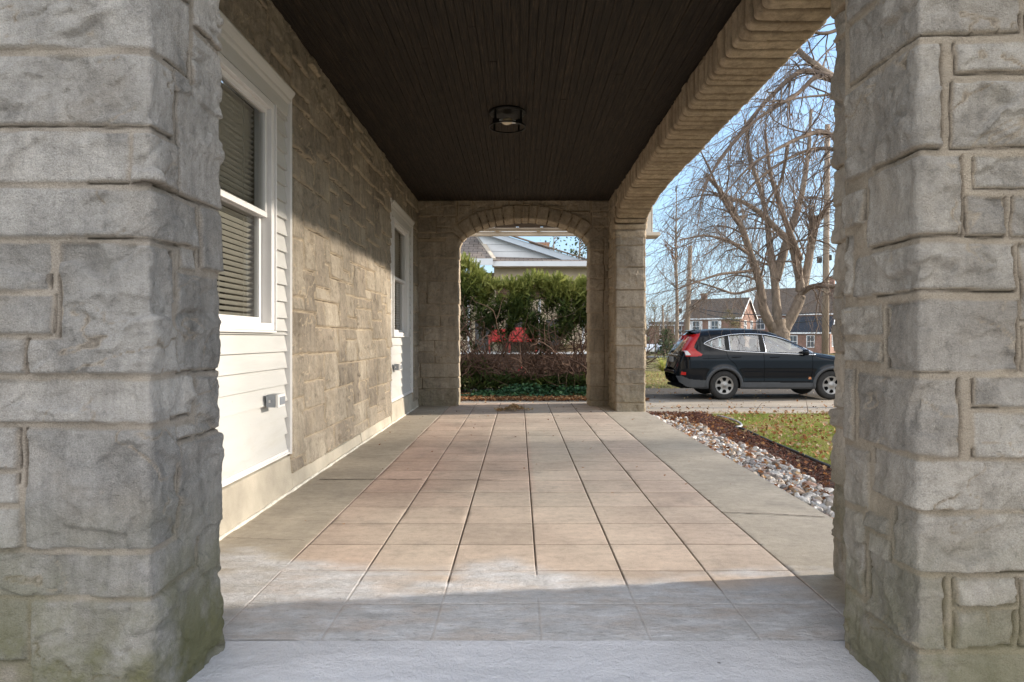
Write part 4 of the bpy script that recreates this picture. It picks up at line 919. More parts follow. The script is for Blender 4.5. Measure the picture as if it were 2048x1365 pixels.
# ------------------------------------------------------------------ metal carport awning beyond the end wall
aw = empty('carport_awning', (0, 12, 2.9)); tag(aw, 'cream metal carport awning spanning above the driveway beyond the end arch', 'awning')
def as_(o): o.matrix_parent_inverse = Matrix.Translation((0, -12, -2.9)); return o
q = MB()
for k in range(14):
    x = -4.6+k*.46; q.box(x, x+.40, 11.15, 12.42, 3.12, 3.14); q.box(x+.40, x+.46, 11.15, 12.42, 3.14, 3.18)
as_(q.build('roof_deck', simple('brown_deck_underside', (.07, .05, .04), .7), aw))
def zz(py, Y): return 1+(678-py)/1300*Y
q = MB(); q.box(-4.6, 2.5, 12.72, 12.80, zz(472.5, 12.75), zz(466.5, 12.75)); q.box(-4.6, 2.45, 12.70, 12.80, zz(466.3, 12.75), zz(464, 12.75)); as_(q.build('front_beam', MAT['cream'], aw, bevel=.006))
q = MB(); q.box(-4.6, 2.3, 12.45, 12.53, zz(462.5, 12.5), zz(455.5, 12.5)); as_(q.build('upper_beam', MAT['cream'], aw, bevel=.006))
for px in (995, 1077, 1150, 900):
    x = (px-1038)/1300*12.6
    q = MB(); q.box(x-.035, x+.035, 12.55, 12.62, zz(466, 12.6), 3.5); as_(q.build('post', MAT['cream'], aw))
q = MB(); q.box(2.2, 2.55, 12.50, 12.66, zz(472, 12.6), 3.75); q.box(2.555, 2.575, 12.50, 12.66, zz(468, 12.6), 3.75); as_(q.build('side_fascia', MAT['cream'], aw, bevel=.01))
q = MB(); q.box(2.42, 2.70, 12.40, 12.85, zz(475, 12.6), zz(467.5, 12.6)); as_(q.build('gutter', MAT['cream'], aw, bevel=.01))
for x in (2.05, -4.4):
    q = MB(); q.box(x-.05, x+.05, 12.68, 12.78, -.45, zz(472.6, 12.75)); as_(q.build('support', MAT['cream'], aw))

# ------------------------------------------------------------------ trees
def rnd3(s_): return rng.normal(0, s_, 3)
def grow(nb, p, d, L, r0, depth, droop, kids, k, lmin=.25, wob=.16, spread=.8):
    n = 7 if depth > 1 else 5
    pts = [p.copy()]; d = d/np.linalg.norm(d)
    for i in range(n):
        d = d+rnd3(wob); d[2] -= droop*(1.3 if depth <= 1 else .5); d /= np.linalg.norm(d); p = p+d*L/n; pts.append(p.copy())
    nb.tube(pts, np.linspace(r0, max(r0*.35, .0035), n+1), k if depth > 1 else 3)
    if depth <= 0: return
    for q in range(kids):
        i = rng.integers(1, n+1); dd = (pts[i]-pts[i-1]); dd /= np.linalg.norm(dd)
        nd = dd+rnd3(spread*.75)
        grow(nb, pts[i].copy(), nd, max(lmin, L*rng.uniform(.4, .72)), r0*(1-.6*i/n)*.55, depth-1, droop, kids, max(3, k-1), lmin, wob, spread)
def limb(nb, pts, r0, r1, k=9):
    P = np.array([at(*q) for q in pts]); t0 = np.arange(len(P)); t1 = np.linspace(0, len(P)-1, len(P)*4)
    Q = np.stack([np.interp(t1, t0, P[:, i]) for i in range(3)], 1)
    for _ in range(2): Q[1:-1] = (Q[:-2]+2*Q[1:-1]+Q[2:])/4
    rr = np.linspace(r0, r1, len(Q))*(1+.10*vn(np.arange(len(Q))*.9, np.zeros(len(Q)), int(r0*1000)))
    nb.tube(Q, rr, k); return Q, rr
T1 = (8.4, 21, -.5)
tr = empty('bare_tree', T1); tag(tr, 'large bare tree with several thick trunks rising behind the parked car', 'tree')
tb = NB(); br = NB()
main = [([(1563, 745, 21), (1560, 700, 21), (1558, 668, 21), (1553, 640, 21)], .36, .30)]
limbs = [([(1556, 668, 21), (1537, 645, 20.8), (1524, 610, 20.7), (1519, 560, 20.5), (1502, 511, 20.4), (1486, 461, 20.2), (1466, 420, 20), (1440, 380, 19.6), (1412, 350, 19.3)], .175, .05),
         ([(1558, 668, 21), (1553, 620, 21.2), (1550, 562, 21.3), (1540, 501, 21.5), (1536, 450, 21.6), (1524, 390, 21.8), (1500, 320, 22), (1490, 240, 22)], .16, .045),
         ([(1562, 668, 21), (1580, 640, 21), (1603, 595, 21), (1598, 550, 21), (1585, 491, 21), (1556, 461, 21), (1520, 425, 20.8), (1480, 400, 20.6), (1440, 396, 20.4)], .195, .045),
         ([(1605, 585, 21), (1614, 540, 21.2), (1621, 500, 21.3), (1624, 461, 21.4), (1629, 432, 21.4)], .14, .11),
         ([(1600, 590, 21), (1620, 574, 20.8), (1645, 571, 20.4), (1680, 576, 20), (1740, 560, 19.5)], .10, .05),
         ([(1552, 560, 21.3), (1573, 484, 21.6), (1593, 427, 22), (1604, 390, 22), (1618, 300, 22.4), (1622, 220, 22.6)], .15, .05),
         ([(1515, 540, 20.6), (1480, 545, 20), (1440, 548, 19.5), (1400, 562, 19), (1350, 580, 18.6)], .055, .02),
         ([(1519, 575, 20.6), (1470, 590, 20.2), (1430, 575, 19.8), (1380, 560, 19.4)], .05, .018),
         ([(1600, 520, 21), (1570, 440, 20.4), (1540, 350, 20), (1530, 260, 20)], .11, .03),
         ([(1502, 511, 20.4), (1455, 480, 19.8), (1410, 470, 19.4), (1360, 480, 19)], .06, .02),
         ([(1486, 461, 20.2), (1450, 410, 19.6), (1420, 340, 19.2), (1400, 300, 19)], .06, .02)]
for pts, a, b in main: limb(tb, pts, a, b, 12)
cs = []
for i, (pts, a, b) in enumerate(limbs):
    Q, rr = limb(tb if i < 6 else br, pts, a, b, 9)
    m = 17 if i < 6 else 13
    for q in range(m):
        k = rng.integers(len(Q)//4, len(Q)); d = (Q[k]-Q[k-1]); d /= np.linalg.norm(d); d = d+rnd3(.7)
        grow(br, Q[k].copy(), d, rng.uniform(1.3, 2.8), max(.010, min(.035, rr[k]*.3)), 2, .12, 5, 4, .3, .17)
tb.build('trunk', MAT['bark'], tr, local=T1); br.build('branches', MAT['twig'], tr, local=T1)
n = 60; px = rng.uniform(1330, 1600, n); py = rng.uniform(330, 520, n); cl_ = rng.random(n) < .45; px[cl_] = rng.normal(1350, 14, cl_.sum()); py[cl_] = rng.normal(505, 16, cl_.sum())
p_ = np.array([at(a, b, 19.3+rng.random()) for a, b in zip(px, py)])
leaves('dead_leaves', p_, rng.uniform(.05, .10, n), 1.2, rng.uniform(.1, .4, n), tr, T1)

T2 = (10.6, 14.0, -.5)
tr = empty('bare_tree', T2); tag(tr, 'bare tree whose drooping branches hang in from the right above the parked car', 'tree')
tb = NB(); br = NB()
tb.tube([(10.6, 14, -.6), (10.5, 14, 1), (10.35, 14, 2.6), (10.2, 13.9, 4.5), (10.1, 14, 6.5), (9.9, 14, 8.5), (9.6, 14, 11)], [.42, .34, .30, .26, .2, .14, .06], 12)
lim2 = [([(1975, 330, 14), (1830, 205, 14), (1740, 190, 14), (1668, 160, 14), (1640, 138, 14), (1598, 105, 14.2), (1570, 60, 14.4)], .15, .05),
        ([(1690, 172, 14), (1652, 150, 13.8), (1604, 140, 13.6), (1570, 165, 13.4), (1520, 215, 13.1), (1470, 280, 12.8), (1430, 330, 12.6), (1400, 400, 12.4)], .075, .014),
        ([(1668, 160, 14), (1632, 150, 13.6), (1600, 185, 13.3), (1560, 210, 13), (1510, 240, 12.7), (1455, 300, 12.5), (1395, 390, 12.3)], .06, .012),
        ([(1800, 330, 14), (1720, 300, 13.8), (1668, 272, 13.5), (1640, 262, 13.3), (1600, 275, 13), (1560, 295, 12.7), (1500, 330, 12.4), (1440, 400, 12.2)], .075, .014),
        ([(1800, 340, 14), (1720, 310, 13.8), (1668, 298, 13.5), (1625, 297, 13.3), (1580, 315, 13), (1530, 345, 12.7), (1480, 400, 12.5)], .055, .012),
        ([(1575, 290, 12.9), (1570, 330, 12.9), (1560, 370, 13), (1535, 400, 13), (1525, 440, 13)], .04, .015),
        ([(1800, 210, 14), (1720, 185, 13.6), (1660, 190, 13.3), (1600, 195, 13), (1540, 212, 12.8), (1500, 215, 12.6)], .035, .01),
        ([(1780, 60, 14), (1700, 50, 14), (1650, 70, 13.8), (1610, 60, 13.5), (1570, 90, 13.3)], .06, .015),
        ([(1900, 100, 14), (1800, -60, 14), (1650, -160, 14), (1500, -200, 14)], .10, .03)]
for i, (pts, a, b) in enumerate(lim2):
    Q, rr = limb(tb if i == 0 else br, pts, a, b, 8)
    for q in range(17 if i < 6 else 9):
        k = rng.integers(4, len(Q)); d = (Q[k]-Q[k-1]); d /= np.linalg.norm(d); d = d+rnd3(.5); d[2] -= .1
        grow(br, Q[k].copy(), d, rng.uniform(.9, 1.9), max(.006, min(.02, rr[k]*.4)), 2, .16, 4, 4, .25, .14, .6)
tb.build('trunk', MAT['bark'], tr, local=T2); br.build('branches', MAT['twig'], tr, local=T2)
n = 26; p_ = np.array([at(rng.uniform(1480, 1660), rng.uniform(100, 420), 13) for _ in range(n)])
leaves('dead_leaves', p_, rng.uniform(.04, .07, n), 1.2, rng.uniform(.1, .35, n), tr, T2)

# unseen lawn tree to the right, crown shaped so twigs filter the porch sun
T3 = (26, 9.5, -.25)
tr = empty('bare_tree', T3); tag(tr, 'unseen bare lawn tree far to the right of the porch casting soft twig shadows', 'tree')
tb = NB(); br = NB(); tb.tube([(26, 9.5, -.4), (26, 9.5, 2.2), (25.9, 9.4, 5), (26, 9.5, 7.5), (26.1, 9.5, 12.5)], [.24, .19, .16, .13, .04], 9)
for q in range(30):
    z = rng.uniform(6.4, 11.0); a = rng.uniform(0, 2*math.pi)
    grow(br, np.array((26, 9.5, z)), np.array((math.cos(a)*.6, math.sin(a)*1.3, .15)), rng.uniform(2.6, 4.2), .036, 2, .0, 7, 5, .5, .12)
tb.build('trunk', MAT['bark'], tr, local=T3); br.build('branches', MAT['twig'], tr, local=T3)

def simple_tree(x, y, h, seed, label, spread=1.0, kids=5, r=.12, name='bare_tree', leafn=0, z0=None, lm=None):
    z = float(gz(x, y)) if z0 is None else z0; L_ = (x, y, z)
    o = empty(name, L_); tag(o, label, 'tree'); a = NB(); b = NB(); tips = []
    a.tube([(x, y, z-.2), (x+.05, y, z+h*.3), (x-.05, y, z+h*.6), (x, y, z+h)], [r, r*.8, r*.55, r*.15], 7)
    for q in range(26):
        zz_ = z+h*rng.uniform(.22, .97); an = rng.uniform(0, 2*math.pi); ll = h*.30*spread*(1.15-(zz_-z)/h)
        grow(b, np.array((x, y, zz_)), np.array((math.cos(an), math.sin(an), .75)), ll, r*.28, 1, -.03, kids, 4, .3, .12); tips.append((zz_, an, ll))
    a.build('trunk', MAT['bark'], o, local=L_); b.build('branches', MAT['twig'], o, local=L_)
    if leafn:
        P = []
        for _ in range(leafn):
            zz_, an, ll = tips[rng.integers(len(tips))]; q = rng.uniform(.25, 1.1); P.append((x+math.cos(an)*ll*q+rng.normal(0, h*.04), y+math.sin(an)*ll*q+rng.normal(0, h*.04), zz_+ll*q*.75+rng.normal(0, h*.035)))
        P = np.array(P); scatter('foliage', lm, ivy_v, ivy_f, P, rots(len(P), 1.2), rng.uniform(.05, .13, len(P))*h/6, rng.random(len(P)), o, local=L_)
    return o
MAT['olive'] = tinted('olive_leaf', [(0, (.06, .07, .025)), (.5, (.13, .13, .05)), (1, (.26, .22, .10))], .7, .2, .2)
MAT['pine'] = tinted('dark_green_needle', [(0, (.02, .035, .015)), (.6, (.05, .08, .03)), (1, (.12, .15, .06))], .7, .2, .2)
simple_tree(nx(1353, 48), 48, 13, 3, 'slim bare tree left of the leaning utility pole', .8, 6, .16)
simple_tree(nx(1310, 62), 62, 5.2, 4, 'open green leaved tree beside the small parked cars', 1.1, 4, .09, 'small_tree', 700, None, MAT['olive'])
simple_tree(nx(1335, 70), 70, 5.6, 4, 'thin olive tree beside the short utility pole', .8, 4, .08, 'small_tree', 420, None, MAT['olive'])
simple_tree(nx(1461, 80), 80, 5.4, 6, 'round olive green tree in front of the brick house with shutters', 1.3, 5, .12, 'small_tree', 1500, None, MAT['olive'])
simple_tree(nx(1160, 46), 46, 9.3, 7, 'dark leaved tree behind the neighbour gable, the one at the arch edge', 1.0, 5, .2, 'leafy_tree', 800, None, MAT['pine'])
simple_tree(nx(1108, 52), 52, 10.0, 8, 'thin leaved tree behind the neighbour chimney', .9, 5, .2, 'leafy_tree', 260, None, MAT['pine'])
simple_tree(nx(1430, 118), 118, 9, 8, 'bare tree far behind the brick houses', 1.2, 5, .2)
# shrubs by the small cars
n = 500; cx_, cy_ = nx(1316, 50), 50; a = rng.uniform(0, 2*math.pi, n); q = rng.random(n)
o = empty('dark_shrub', (nx(1318, 60), 60, float(gz(10, 60)))); tag(o, 'dark evergreen shrub in front of the small parked cars', 'shrub')
P = np.stack([rng.normal(nx(1334, 60), .55, n), 60+rng.normal(0, .5, n), float(gz(10, 60))+rng.random(n)**.8*2.6], 1); P[:, 0] = nx(1334, 60)+(P[:, 0]-nx(1334, 60))*(1.2-(P[:, 2]+1)/3.2)
scatter('foliage', MAT['pine'], ivy_v, ivy_f, P, rots(n, 1), rng.uniform(.12, .3, n), rng.random(n), o, local=(nx(1318, 60), 60, float(gz(10, 60))))
n = 110; x0_, y0_ = nx(1325, 30), 30; an = rng.uniform(0, 2*math.pi, n); ti_ = rng.uniform(.2, 1.1, n)
o = empty('grass_tuft', (x0_, y0_, float(gz(x0_, y0_)))); tag(o, 'yellow green tuft of spiky leaves on the lawn left of the car', 'plant')
d_ = np.stack([np.cos(an)*np.sin(ti_), np.sin(an)*np.sin(ti_), np.cos(ti_)], 1); s__ = np.cross(d_, np.array((.3, .1, 1.))); s__ /= np.linalg.norm(s__, axis=1, keepdims=True)
scatter('leaf_blades', MAT['grass'], np.array([(-.03, 0, 0), (.03, 0, 0), (.025, .05, .6), (-.025, .05, .6), (0, .18, 1)]), bl_f, np.tile((x0_, y0_, float(gz(x0_, y0_))), (n, 1)), np.stack([s__, np.cross(d_, s__), d_], 2), rng.uniform(.5, .95, n), rng.uniform(.5, .9, n), o, local=(x0_, y0_, float(gz(x0_, y0_))))

# ------------------------------------------------------------------ utility poles and wires
def upole(label, a, b, Y, r, fit=None):
    A = Vector(at(*a, Y)); B = Vector(at(*b, Y)); A.z = float(gz(A.x, Y))-.2
    o = empty('utility_pole', A); tag(o, label, 'utility pole', 'wooden utility poles')
    MB().tube([(0, 0, 0), (B-A)*.5, B-A], [r, r*.9, r*.75], 12).build('post', MAT['pole'], o, smooth=True)
    return o, A, B
o, A1, B1 = upole('leaning wooden utility pole rising beside the brick house with shutters', (1372, 700), (1381, 492), 60, .24)
for dx, z in ((-.5, 7.6), (.5, 7.2)): pass
MB().lathe([(0, -.25), (.16, -.22), (.18, 0), (.16, .22), (0, .25)], tuple(Vector(at(1387, 615, 60))-A1), k=10).build('cable_closure', MAT['wire'], o)
MB().lathe([(0, -.22), (.13, -.2), (.15, 0), (.13, .2), (0, .22)], tuple(Vector(at(1361, 622, 60))-A1), k=10).build('cable_closure', MAT['wire'], o)
o2, A2, B2 = upole('tall pale wooden utility pole beside the right front pier', (1650, 740), (1655, 250), 33, .17)
for sx_, py in ((-.28, 520), (.22, 515)):
    q = MB(); c = Vector(at(1650, py, 33))-A2; q.box(c.x+sx_-.10, c.x+sx_+.10, -.1, .1, c.z-.16, c.z+.12); q.build('pole_box', MAT['wire'], o2, bevel=.03)
o3, A3, B3 = upole('short thin utility pole beside the small parked cars', (1329, 720), (1325, 610), 62, .11)
wi = empty('utility_wires', (nx(1500, 45), 45, 5)); tag(wi, 'black overhead wires strung between the two wooden utility poles', 'wires')
WL = (nx(1500, 45), 45, 5)
def wire(a, b, Ya, Yb, sag, r=.02):
    A = np.array(at(*a, Ya)); B = np.array(at(*b, Yb)); t_ = np.linspace(0, 1, 18)[:, None]; P = A+(B-A)*t_; P[:, 2] -= sag*4*(t_*(1-t_))[:, 0]
    n_ = NB(); n_.tube(P, r, 4); n_.build('wire', MAT['wire'], wi, local=WL)
wire((1387, 615), (1650, 625), 60, 33, .35, .03); wire((1387, 618), (1650, 640), 60, 33, .6, .03)
for k, (a, b) in enumerate((((1200, 585), (1378, 520)), ((1200, 600), (1379, 530)), ((1200, 612), (1379, 560)), ((1378, 520), (1651, 330)), ((1379, 530), (1651, 400)), ((1379, 560), (1651, 510)))):
    Y_ = (75, 60) if b[0] < 1500 else (60, 33); wire(a, b, *Y_, .5, .016)

# ------------------------------------------------------------------ brick houses across the street
def gable_house(name, label, cx, cy, rot, L_, D, z0, eave, ridge, wm, rm, wins, chim=None, oh=.25):
    o = empty(name, (cx, cy, z0), R(rot)); tag(o, label, 'house')
    q = MB(); a, b = L_/2, D/2
    q.add([(-a, -b, 0), (a, -b, 0), (a, b, 0), (-a, b, 0), (-a, -b, eave), (a, -b, eave), (a, b, eave), (-a, b, eave), (-a, 0, ridge), (a, 0, ridge)], [(0, 1, 5, 4), (2, 3, 7, 6), (1, 2, 6, 9, 5), (3, 0, 4, 8, 7), (3, 2, 1, 0)])
    q.build('wall', wm, o)
    q = MB(); s_ = (ridge-eave)/b; e = oh
    for sd in (-1, 1):
        q.prism([(-a-e, sd*(b+e), eave-s_*e), (a+e, sd*(b+e), eave-s_*e), (a+e, 0, ridge), (-a-e, 0, ridge)], (0, 0, .14))
    q.build('roof', rm, o)
    q = MB()
    for sd in (-1, 1):
        for xx in (-a-e-.04, a+e): q.prism([(xx, sd*(b+e), eave-s_*e-.12), (xx, sd*(b+e), eave-s_*e+.16), (xx, 0, ridge+.16), (xx, 0, ridge-.12)], (.04, 0, 0))
        q.box(-a-e, a+e, sd*(b+e)-.04 if sd < 0 else b+e, -(b+e) if sd < 0 else b+e+.04, eave-s_*e-.08, eave-s_*e+.12)
    q.build('white_rake', MAT['whitetrim'], o)
    for (f, u, z, w_, h_, sh_) in wins:
        M = Matrix.Translation((u, -b, z)) if f == 'f' else Matrix.Translation((a, u, z)) @ Matrix.Rotation(R(90), 4, 'Z')
        wo = MB()
        for (x0, x1, z0_, z1_) in ((-w_/2-.09, w_/2+.09, -.09, 0), (-w_/2-.09, w_/2+.09, h_, h_+.09), (-w_/2-.09, -w_/2, 0, h_), (w_/2, w_/2+.09, 0, h_), (-w_/2, w_/2, h_/2-.03, h_/2+.03), (-.02, .02, 0, h_/2-.03), (-.02, .02, h_/2+.03, h_)):
            wo.box(x0, x1, -.07, -.01, z0_, z1_, M)
        wob = wo.build('window', MAT['whitetrim'], o)
        MB().box(-w_/2, w_/2, -.03, -.008, 0, h_, M).build('pane', simple_dark, wob)
        if sh_:
            for sd in (-1, 1): MB().box(sd*(w_/2+.32)-.19, sd*(w_/2+.32)+.19, -.055, -.012, -.05, h_+.05, M).build('shutter', MAT['whitetrim'], o)
    if chim:
        x, y, w_, zt = chim
        MB().box(x-w_/2, x+w_/2, y-w_/2, y+w_/2, eave, zt).build('chimney', wm, o)
        MB().box(x-w_/2-.06, x+w_/2+.06, y-w_/2-.06, y+w_/2+.06, zt+.003, zt+.15).build('chimney_cap', MAT['cream'], o)
    return o
simple_dark = NT('dark_window_pane').out((.08, .10, .12), .12, .6)
H1 = at(1448, 678, 97)
gable_house('brick_house', 'two storey brick house with white shutters behind the olive tree', H1[0], 99, -38, 8.6, 6.6, -1.0, 5.15, 8.0, MAT['brick'], MAT['greyshingle'],
            [('f', -2.4, 3.1, .95, 1.5, 1), ('f', .5, 3.1, .95, 1.5, 1), ('f', -2.4, .5, .95, 1.5, 1), ('f', .5, .5, .95, 1.5, 1), ('r', 1.4, 3.2, .9, 1.4, 0), ('r', 1.4, .5, .9, 1.4, 0), ('r', -1.4, 3.2, .9, 1.4, 0)], (-2.6, .3, .75, 8.9))
H2 = at(1590, 678, 100)
gable_house('brick_house', 'large brick house with tall gable and chimney behind the big bare tree', at(1600, 678, 106)[0], 106, -32, 13, 9, -1.0, 6.0, 10.2, MAT['brick'], MAT['greyshingle'],
            [('f', -5.2, 3.6, 1.1, 1.6, 0), ('f', -2.2, 3.6, 1.1, 1.6, 0), ('f', 1.5, 3.6, 1.1, 1.6, 0), ('r', -1.5, 3.5, 1.1, 1.6, 0), ('r', 1.8, 3.5, 1.1, 1.6, 0)], (4.5, -.4, 1.3, 11.6))
H3 = at(1632, 678, 84)
gable_house('brick_bungalow', 'single storey brick house with dark slate roof and white gable trim behind the pale pole', H3[0]+.2, 86, -33, 5.4, 5.2, -.85, 2.75, 4.7, MAT['brick'], MAT['slate'],
            [('f', -1.7, .8, .9, 1.4, 0), ('f', .4, .8, .8, 1.4, 0), ('r', -.6, .9, 1.4, 1.4, 0)])
H4 = at(1345, 678, 110)
gable_house('brick_building', 'low red brick building left of the leaning utility pole', H4[0], 112, -10, 6.8, 6, -1.1, 4.4, 4.9, MAT['brick'], MAT['slate'],
            [('f', 1.2, 2.9, 1.1, 1.3, 0), ('f', -1.2, 2.9, 1.1, 1.3, 0), ('f', -1.2, .6, 1.1, 1.3, 0)])
# far roofs and woods closing the horizon
n = 9000; far_x = rng.uniform(-160, 240, n); fz = rng.random(n)**1.2*(4+3*vn(far_x*.05, far_x*0, 2)+1.5*vn(far_x*.3, far_x*0, 3))
MAT['farwood'] = tinted('winter_wood', [(0, (.11, .085, .065)), (.7, (.18, .15, .11)), (1, (.12, .14, .08))], .9, .1)
o = scatter('distant_woods', MAT['farwood'], ivy_v, ivy_f, np.stack([far_x, 190+rng.uniform(-8, 8, n), fz-1.2], 1), rots(n, 1.2), rng.uniform(.8, 2.2, n), rng.random(n)); tag(o, 'hazy line of winter woods on the horizon behind the houses', 'woods', kind='stuff')

# ------------------------------------------------------------------ dark parked car
CO = np.array((5.02-1.12, 15.87+.91, 0)); CG = float(gz(6, 16.8))
def pl(xs, ys): return lambda x: np.interp(x, xs, ys)
def smooth_pl(xs, ys, w_=.05):
    g = np.linspace(-.1, 4.8, 981); y = np.interp(g, xs, ys); k = int(w_/.005)*2+1; y = np.convolve(np.pad(y, k//2, 'edge'), np.ones(k)/k, 'valid'); return lambda x: np.interp(x, g, y)
zt = smooth_pl([0, .03, .07, .12, .20, .42, .52, .62, .9, 1.3, 1.8, 2.1, 2.35, 2.55, 2.84, 3.17, 3.42, 3.61, 4.0, 4.3, 4.45, 4.55, 4.60], [.70, .86, 1.02, 1.16, 1.28, 1.60, 1.685, 1.70, 1.728, 1.745, 1.745, 1.728, 1.69, 1.62, 1.49, 1.31, 1.175, 1.14, 1.08, 1.00, .93, .82, .66], .05)
zb = smooth_pl([0, .06, .2, .4, .6, 4.1, 4.35, 4.60], [.58, .44, .34, .29, .275, .26, .28, .40], .04)
plan = smooth_pl([0, .04, .10, .18, .30, .55, 1.0, 3.6, 3.95, 4.2, 4.4, 4.52, 4.60], [.60, .70, .765, .81, .85, .885, .905, .905, .895, .86, .77, .64, .50], .04)
def sidef(z): return np.interp(z, [.25, .30, .5, .75, .95, 1.10, 1.18, 1.35, 1.6, 1.75], [.93, .975, .985, 1.0, .995, .975, .955, .885, .775, .70])
RRd = .16
def Wf(x, z):
    x = np.asarray(x, float); z = np.asarray(z, float); q = np.clip((z-(zt(x)-RRd))/RRd, 0, .999)
    arch_ = 0
    w_ = plan(x)*sidef(z)*(1-q**2)**.30
    for cx in (1.12, 3.74):
        dd = np.hypot(x-cx, z-.354); w_ = w_+.018*np.exp(-((dd-.42)/.07)**2)*(z > .3)
    w_ = w_-.012*np.exp(-((z-.56)/.09)**2)*((x > 1.6) & (x < 3.3))
    return w_
def inpoly(x, z, P):
    P = np.asarray(P); r = np.zeros(np.shape(x), bool); n = len(P); j = n-1
    for i in range(n):
        c = ((P[i, 1] > z) != (P[j, 1] > z)) & (x < (P[j, 0]-P[i, 0])*(z-P[i, 1])/(P[j, 1]-P[i, 1]+1e-12)+P[i, 0]); r ^= c; j = i
    return r
win_top = [(.647, 1.369), (.72, 1.415), (.834, 1.470), (1.055, 1.542), (1.32, 1.592), (1.6, 1.612), (1.85, 1.612), (2.18, 1.592), (2.42, 1.545), (2.60, 1.492), (2.84, 1.40), (3.05, 1.305), (3.25, 1.20), (3.36, 1.135)]
win_bot = [(3.36, 1.100), (3.04, 1.108), (2.6, 1.128), (2.158, 1.146), (1.6, 1.172), (1.187, 1.196), (1.0, 1.235), (.834, 1.288), (.72, 1.335)]
WIN = win_top+win_bot
def body_np():
    xs = np.unique(np.concatenate([np.linspace(0, .7, 60), np.linspace(.7, 3.9, 150), np.linspace(3.9, 4.6, 50)])); nz1, na = 74, 12
    rows = []
    for x in xs:
        zr = zt(x)-RRd; zz_ = np.linspace(min(zb(x), zr-.01), zr, nz1); th_ = np.linspace(0, math.pi/2, na+1)[1:]
        q = np.sin(th_); zc = zr+RRd*np.sqrt(q*(2-q))*0+RRd*q
        z = np.concatenate([zz_, zc]); w_ = Wf(x, z); w_[-1] = 0
        # crown: a few extra points toward the centreline
        wl = w_[-2]; ex = np.linspace(wl, 0, 6)[1:]; w_ = np.concatenate([w_[:-1], ex]); z = np.concatenate([z[:-1], z[-2]+(zt(x)-z[-2])*(1-(ex/wl)**2)+ (0.012*(1-(ex/wl)**2))])
        rows.append(np.stack([np.full_like(w_, x), w_, z], 1))
    return np.array(rows), nz1
G_, nz1 = body_np()
paint = NT('black_blue_paint'); pb = paint.b; pb.inputs['Coat Weight'].default_value = .55; pb.inputs['Coat Roughness'].default_value = .03
MAT['paint'] = paint.out((.006, .0075, .010), .22, .0)
MAT['chrome'] = NT('chrome').out((.75, .76, .78), .15, .5, 1.0)
MAT['clad'] = simple('grey_plastic_cladding', (.045, .048, .052), .55, .15, 8)
MAT['tyre'] = simple('tyre_rubber', (.022, .021, .020), .85, .3, 12)
MAT['rim'] = simple('silver_wheel', (.30, .29, .275), .35, .12, 12, metal=.5)
MAT['tail'] = NT('red_tail_lens').out((.42, .010, .008), .15, .5)
MAT['lens'] = NT('clear_lens').out((.62, .62, .62), .12, .7)
MAT['seat'] = simple('grey_seat_fabric', (.10, .10, .10), .9)
CL = (CO[0], CO[1], CG)
car = empty('parked_car', CL); tag(car, 'dark blue black compact sport utility car parked sideways on the driveway with red rear lamp', 'car')
def quadmesh(grid, mask):
    ni, nj = grid.shape[:2]; idx = np.arange(ni*nj).reshape(ni, nj); m = mask
    F = np.stack([idx[:-1, :-1][m], idx[1:, :-1][m], idx[1:, 1:][m], idx[:-1, 1:][m]], 1); V = grid.reshape(-1, 3)
    u, inv = np.unique(F, return_inverse=True); return V[u], inv.reshape(F.shape)
cxm = (G_[:-1, :-1]+G_[1:, 1:])/2; CXc, CYc, CZc = cxm[..., 0], cxm[..., 1], cxm[..., 2]
side_i = np.broadcast_to(np.arange(G_.shape[1]-1)[None], CXc.shape) < nz1+9
inwin = inpoly(CXc, CZc, WIN) & side_i
wheelcut = (np.hypot(CXc-1.12, CZc-.354) < .40) | (np.hypot(CXc-3.74, CZc-.354) < .40)
rg = (CXc > .135) & (CXc < .475) & (CYc < np.interp(CXc, [.13, .48], [.70, .60])-.02) & (CZc > 1.17)
wsc = (CXc > 2.52) & (CXc < 3.34) & (CYc < np.interp(CXc, [2.5, 3.35], [.52, .66])) & (CZc > zt(CXc)-.12)
def mirror(V, F): 
    V2 = V.copy(); V2[:, 1] *= -1; return np.concatenate([V, V2]), np.concatenate([F, F[:, ::-1]+len(V)])
def carpart(name, V, F, mat, parent=car, both=True, smooth=True):
    V = np.asarray(V, float); F = np.asarray(F)
    if both: V, F = mirror(V, F)
    return npmesh(name, V, F, mat, parent, None, smooth)
V, F = quadmesh(G_, ~(inwin | wheelcut | rg | wsc)); carpart('body', V, F, MAT['paint'])
V, F = quadmesh(G_, rg); carpart('rear_window', V, F, MAT['car_glass'])
V, F = quadmesh(G_, wsc); carpart('windscreen', V, F, MAT['car_glass'])
def patch(poly, off, step=.012, expand=0):
    P = np.asarray(poly); x = np.arange(P[:, 0].min(), P[:, 0].max()+step, step); z = np.arange(P[:, 1].min(), P[:, 1].max()+step, step)
    X, Z = np.meshgrid(x, z, indexing='ij'); g = np.stack([X, -(Wf(X, Z)+off), Z], -1); m = inpoly((X[:-1, :-1]+X[1:, 1:])/2, (Z[:-1, :-1]+Z[1:, 1:])/2, P)
    return quadmesh(g, m)
def both(name, VF, mat, parent=car):     # near and far side as two meshes
    for sd in (1, -1):
        V = VF[0].copy(); V[:, 1] *= sd; r_ = npmesh(name, V, VF[1] if sd == 1 else VF[1][:, ::-1], mat, parent)
    return r_
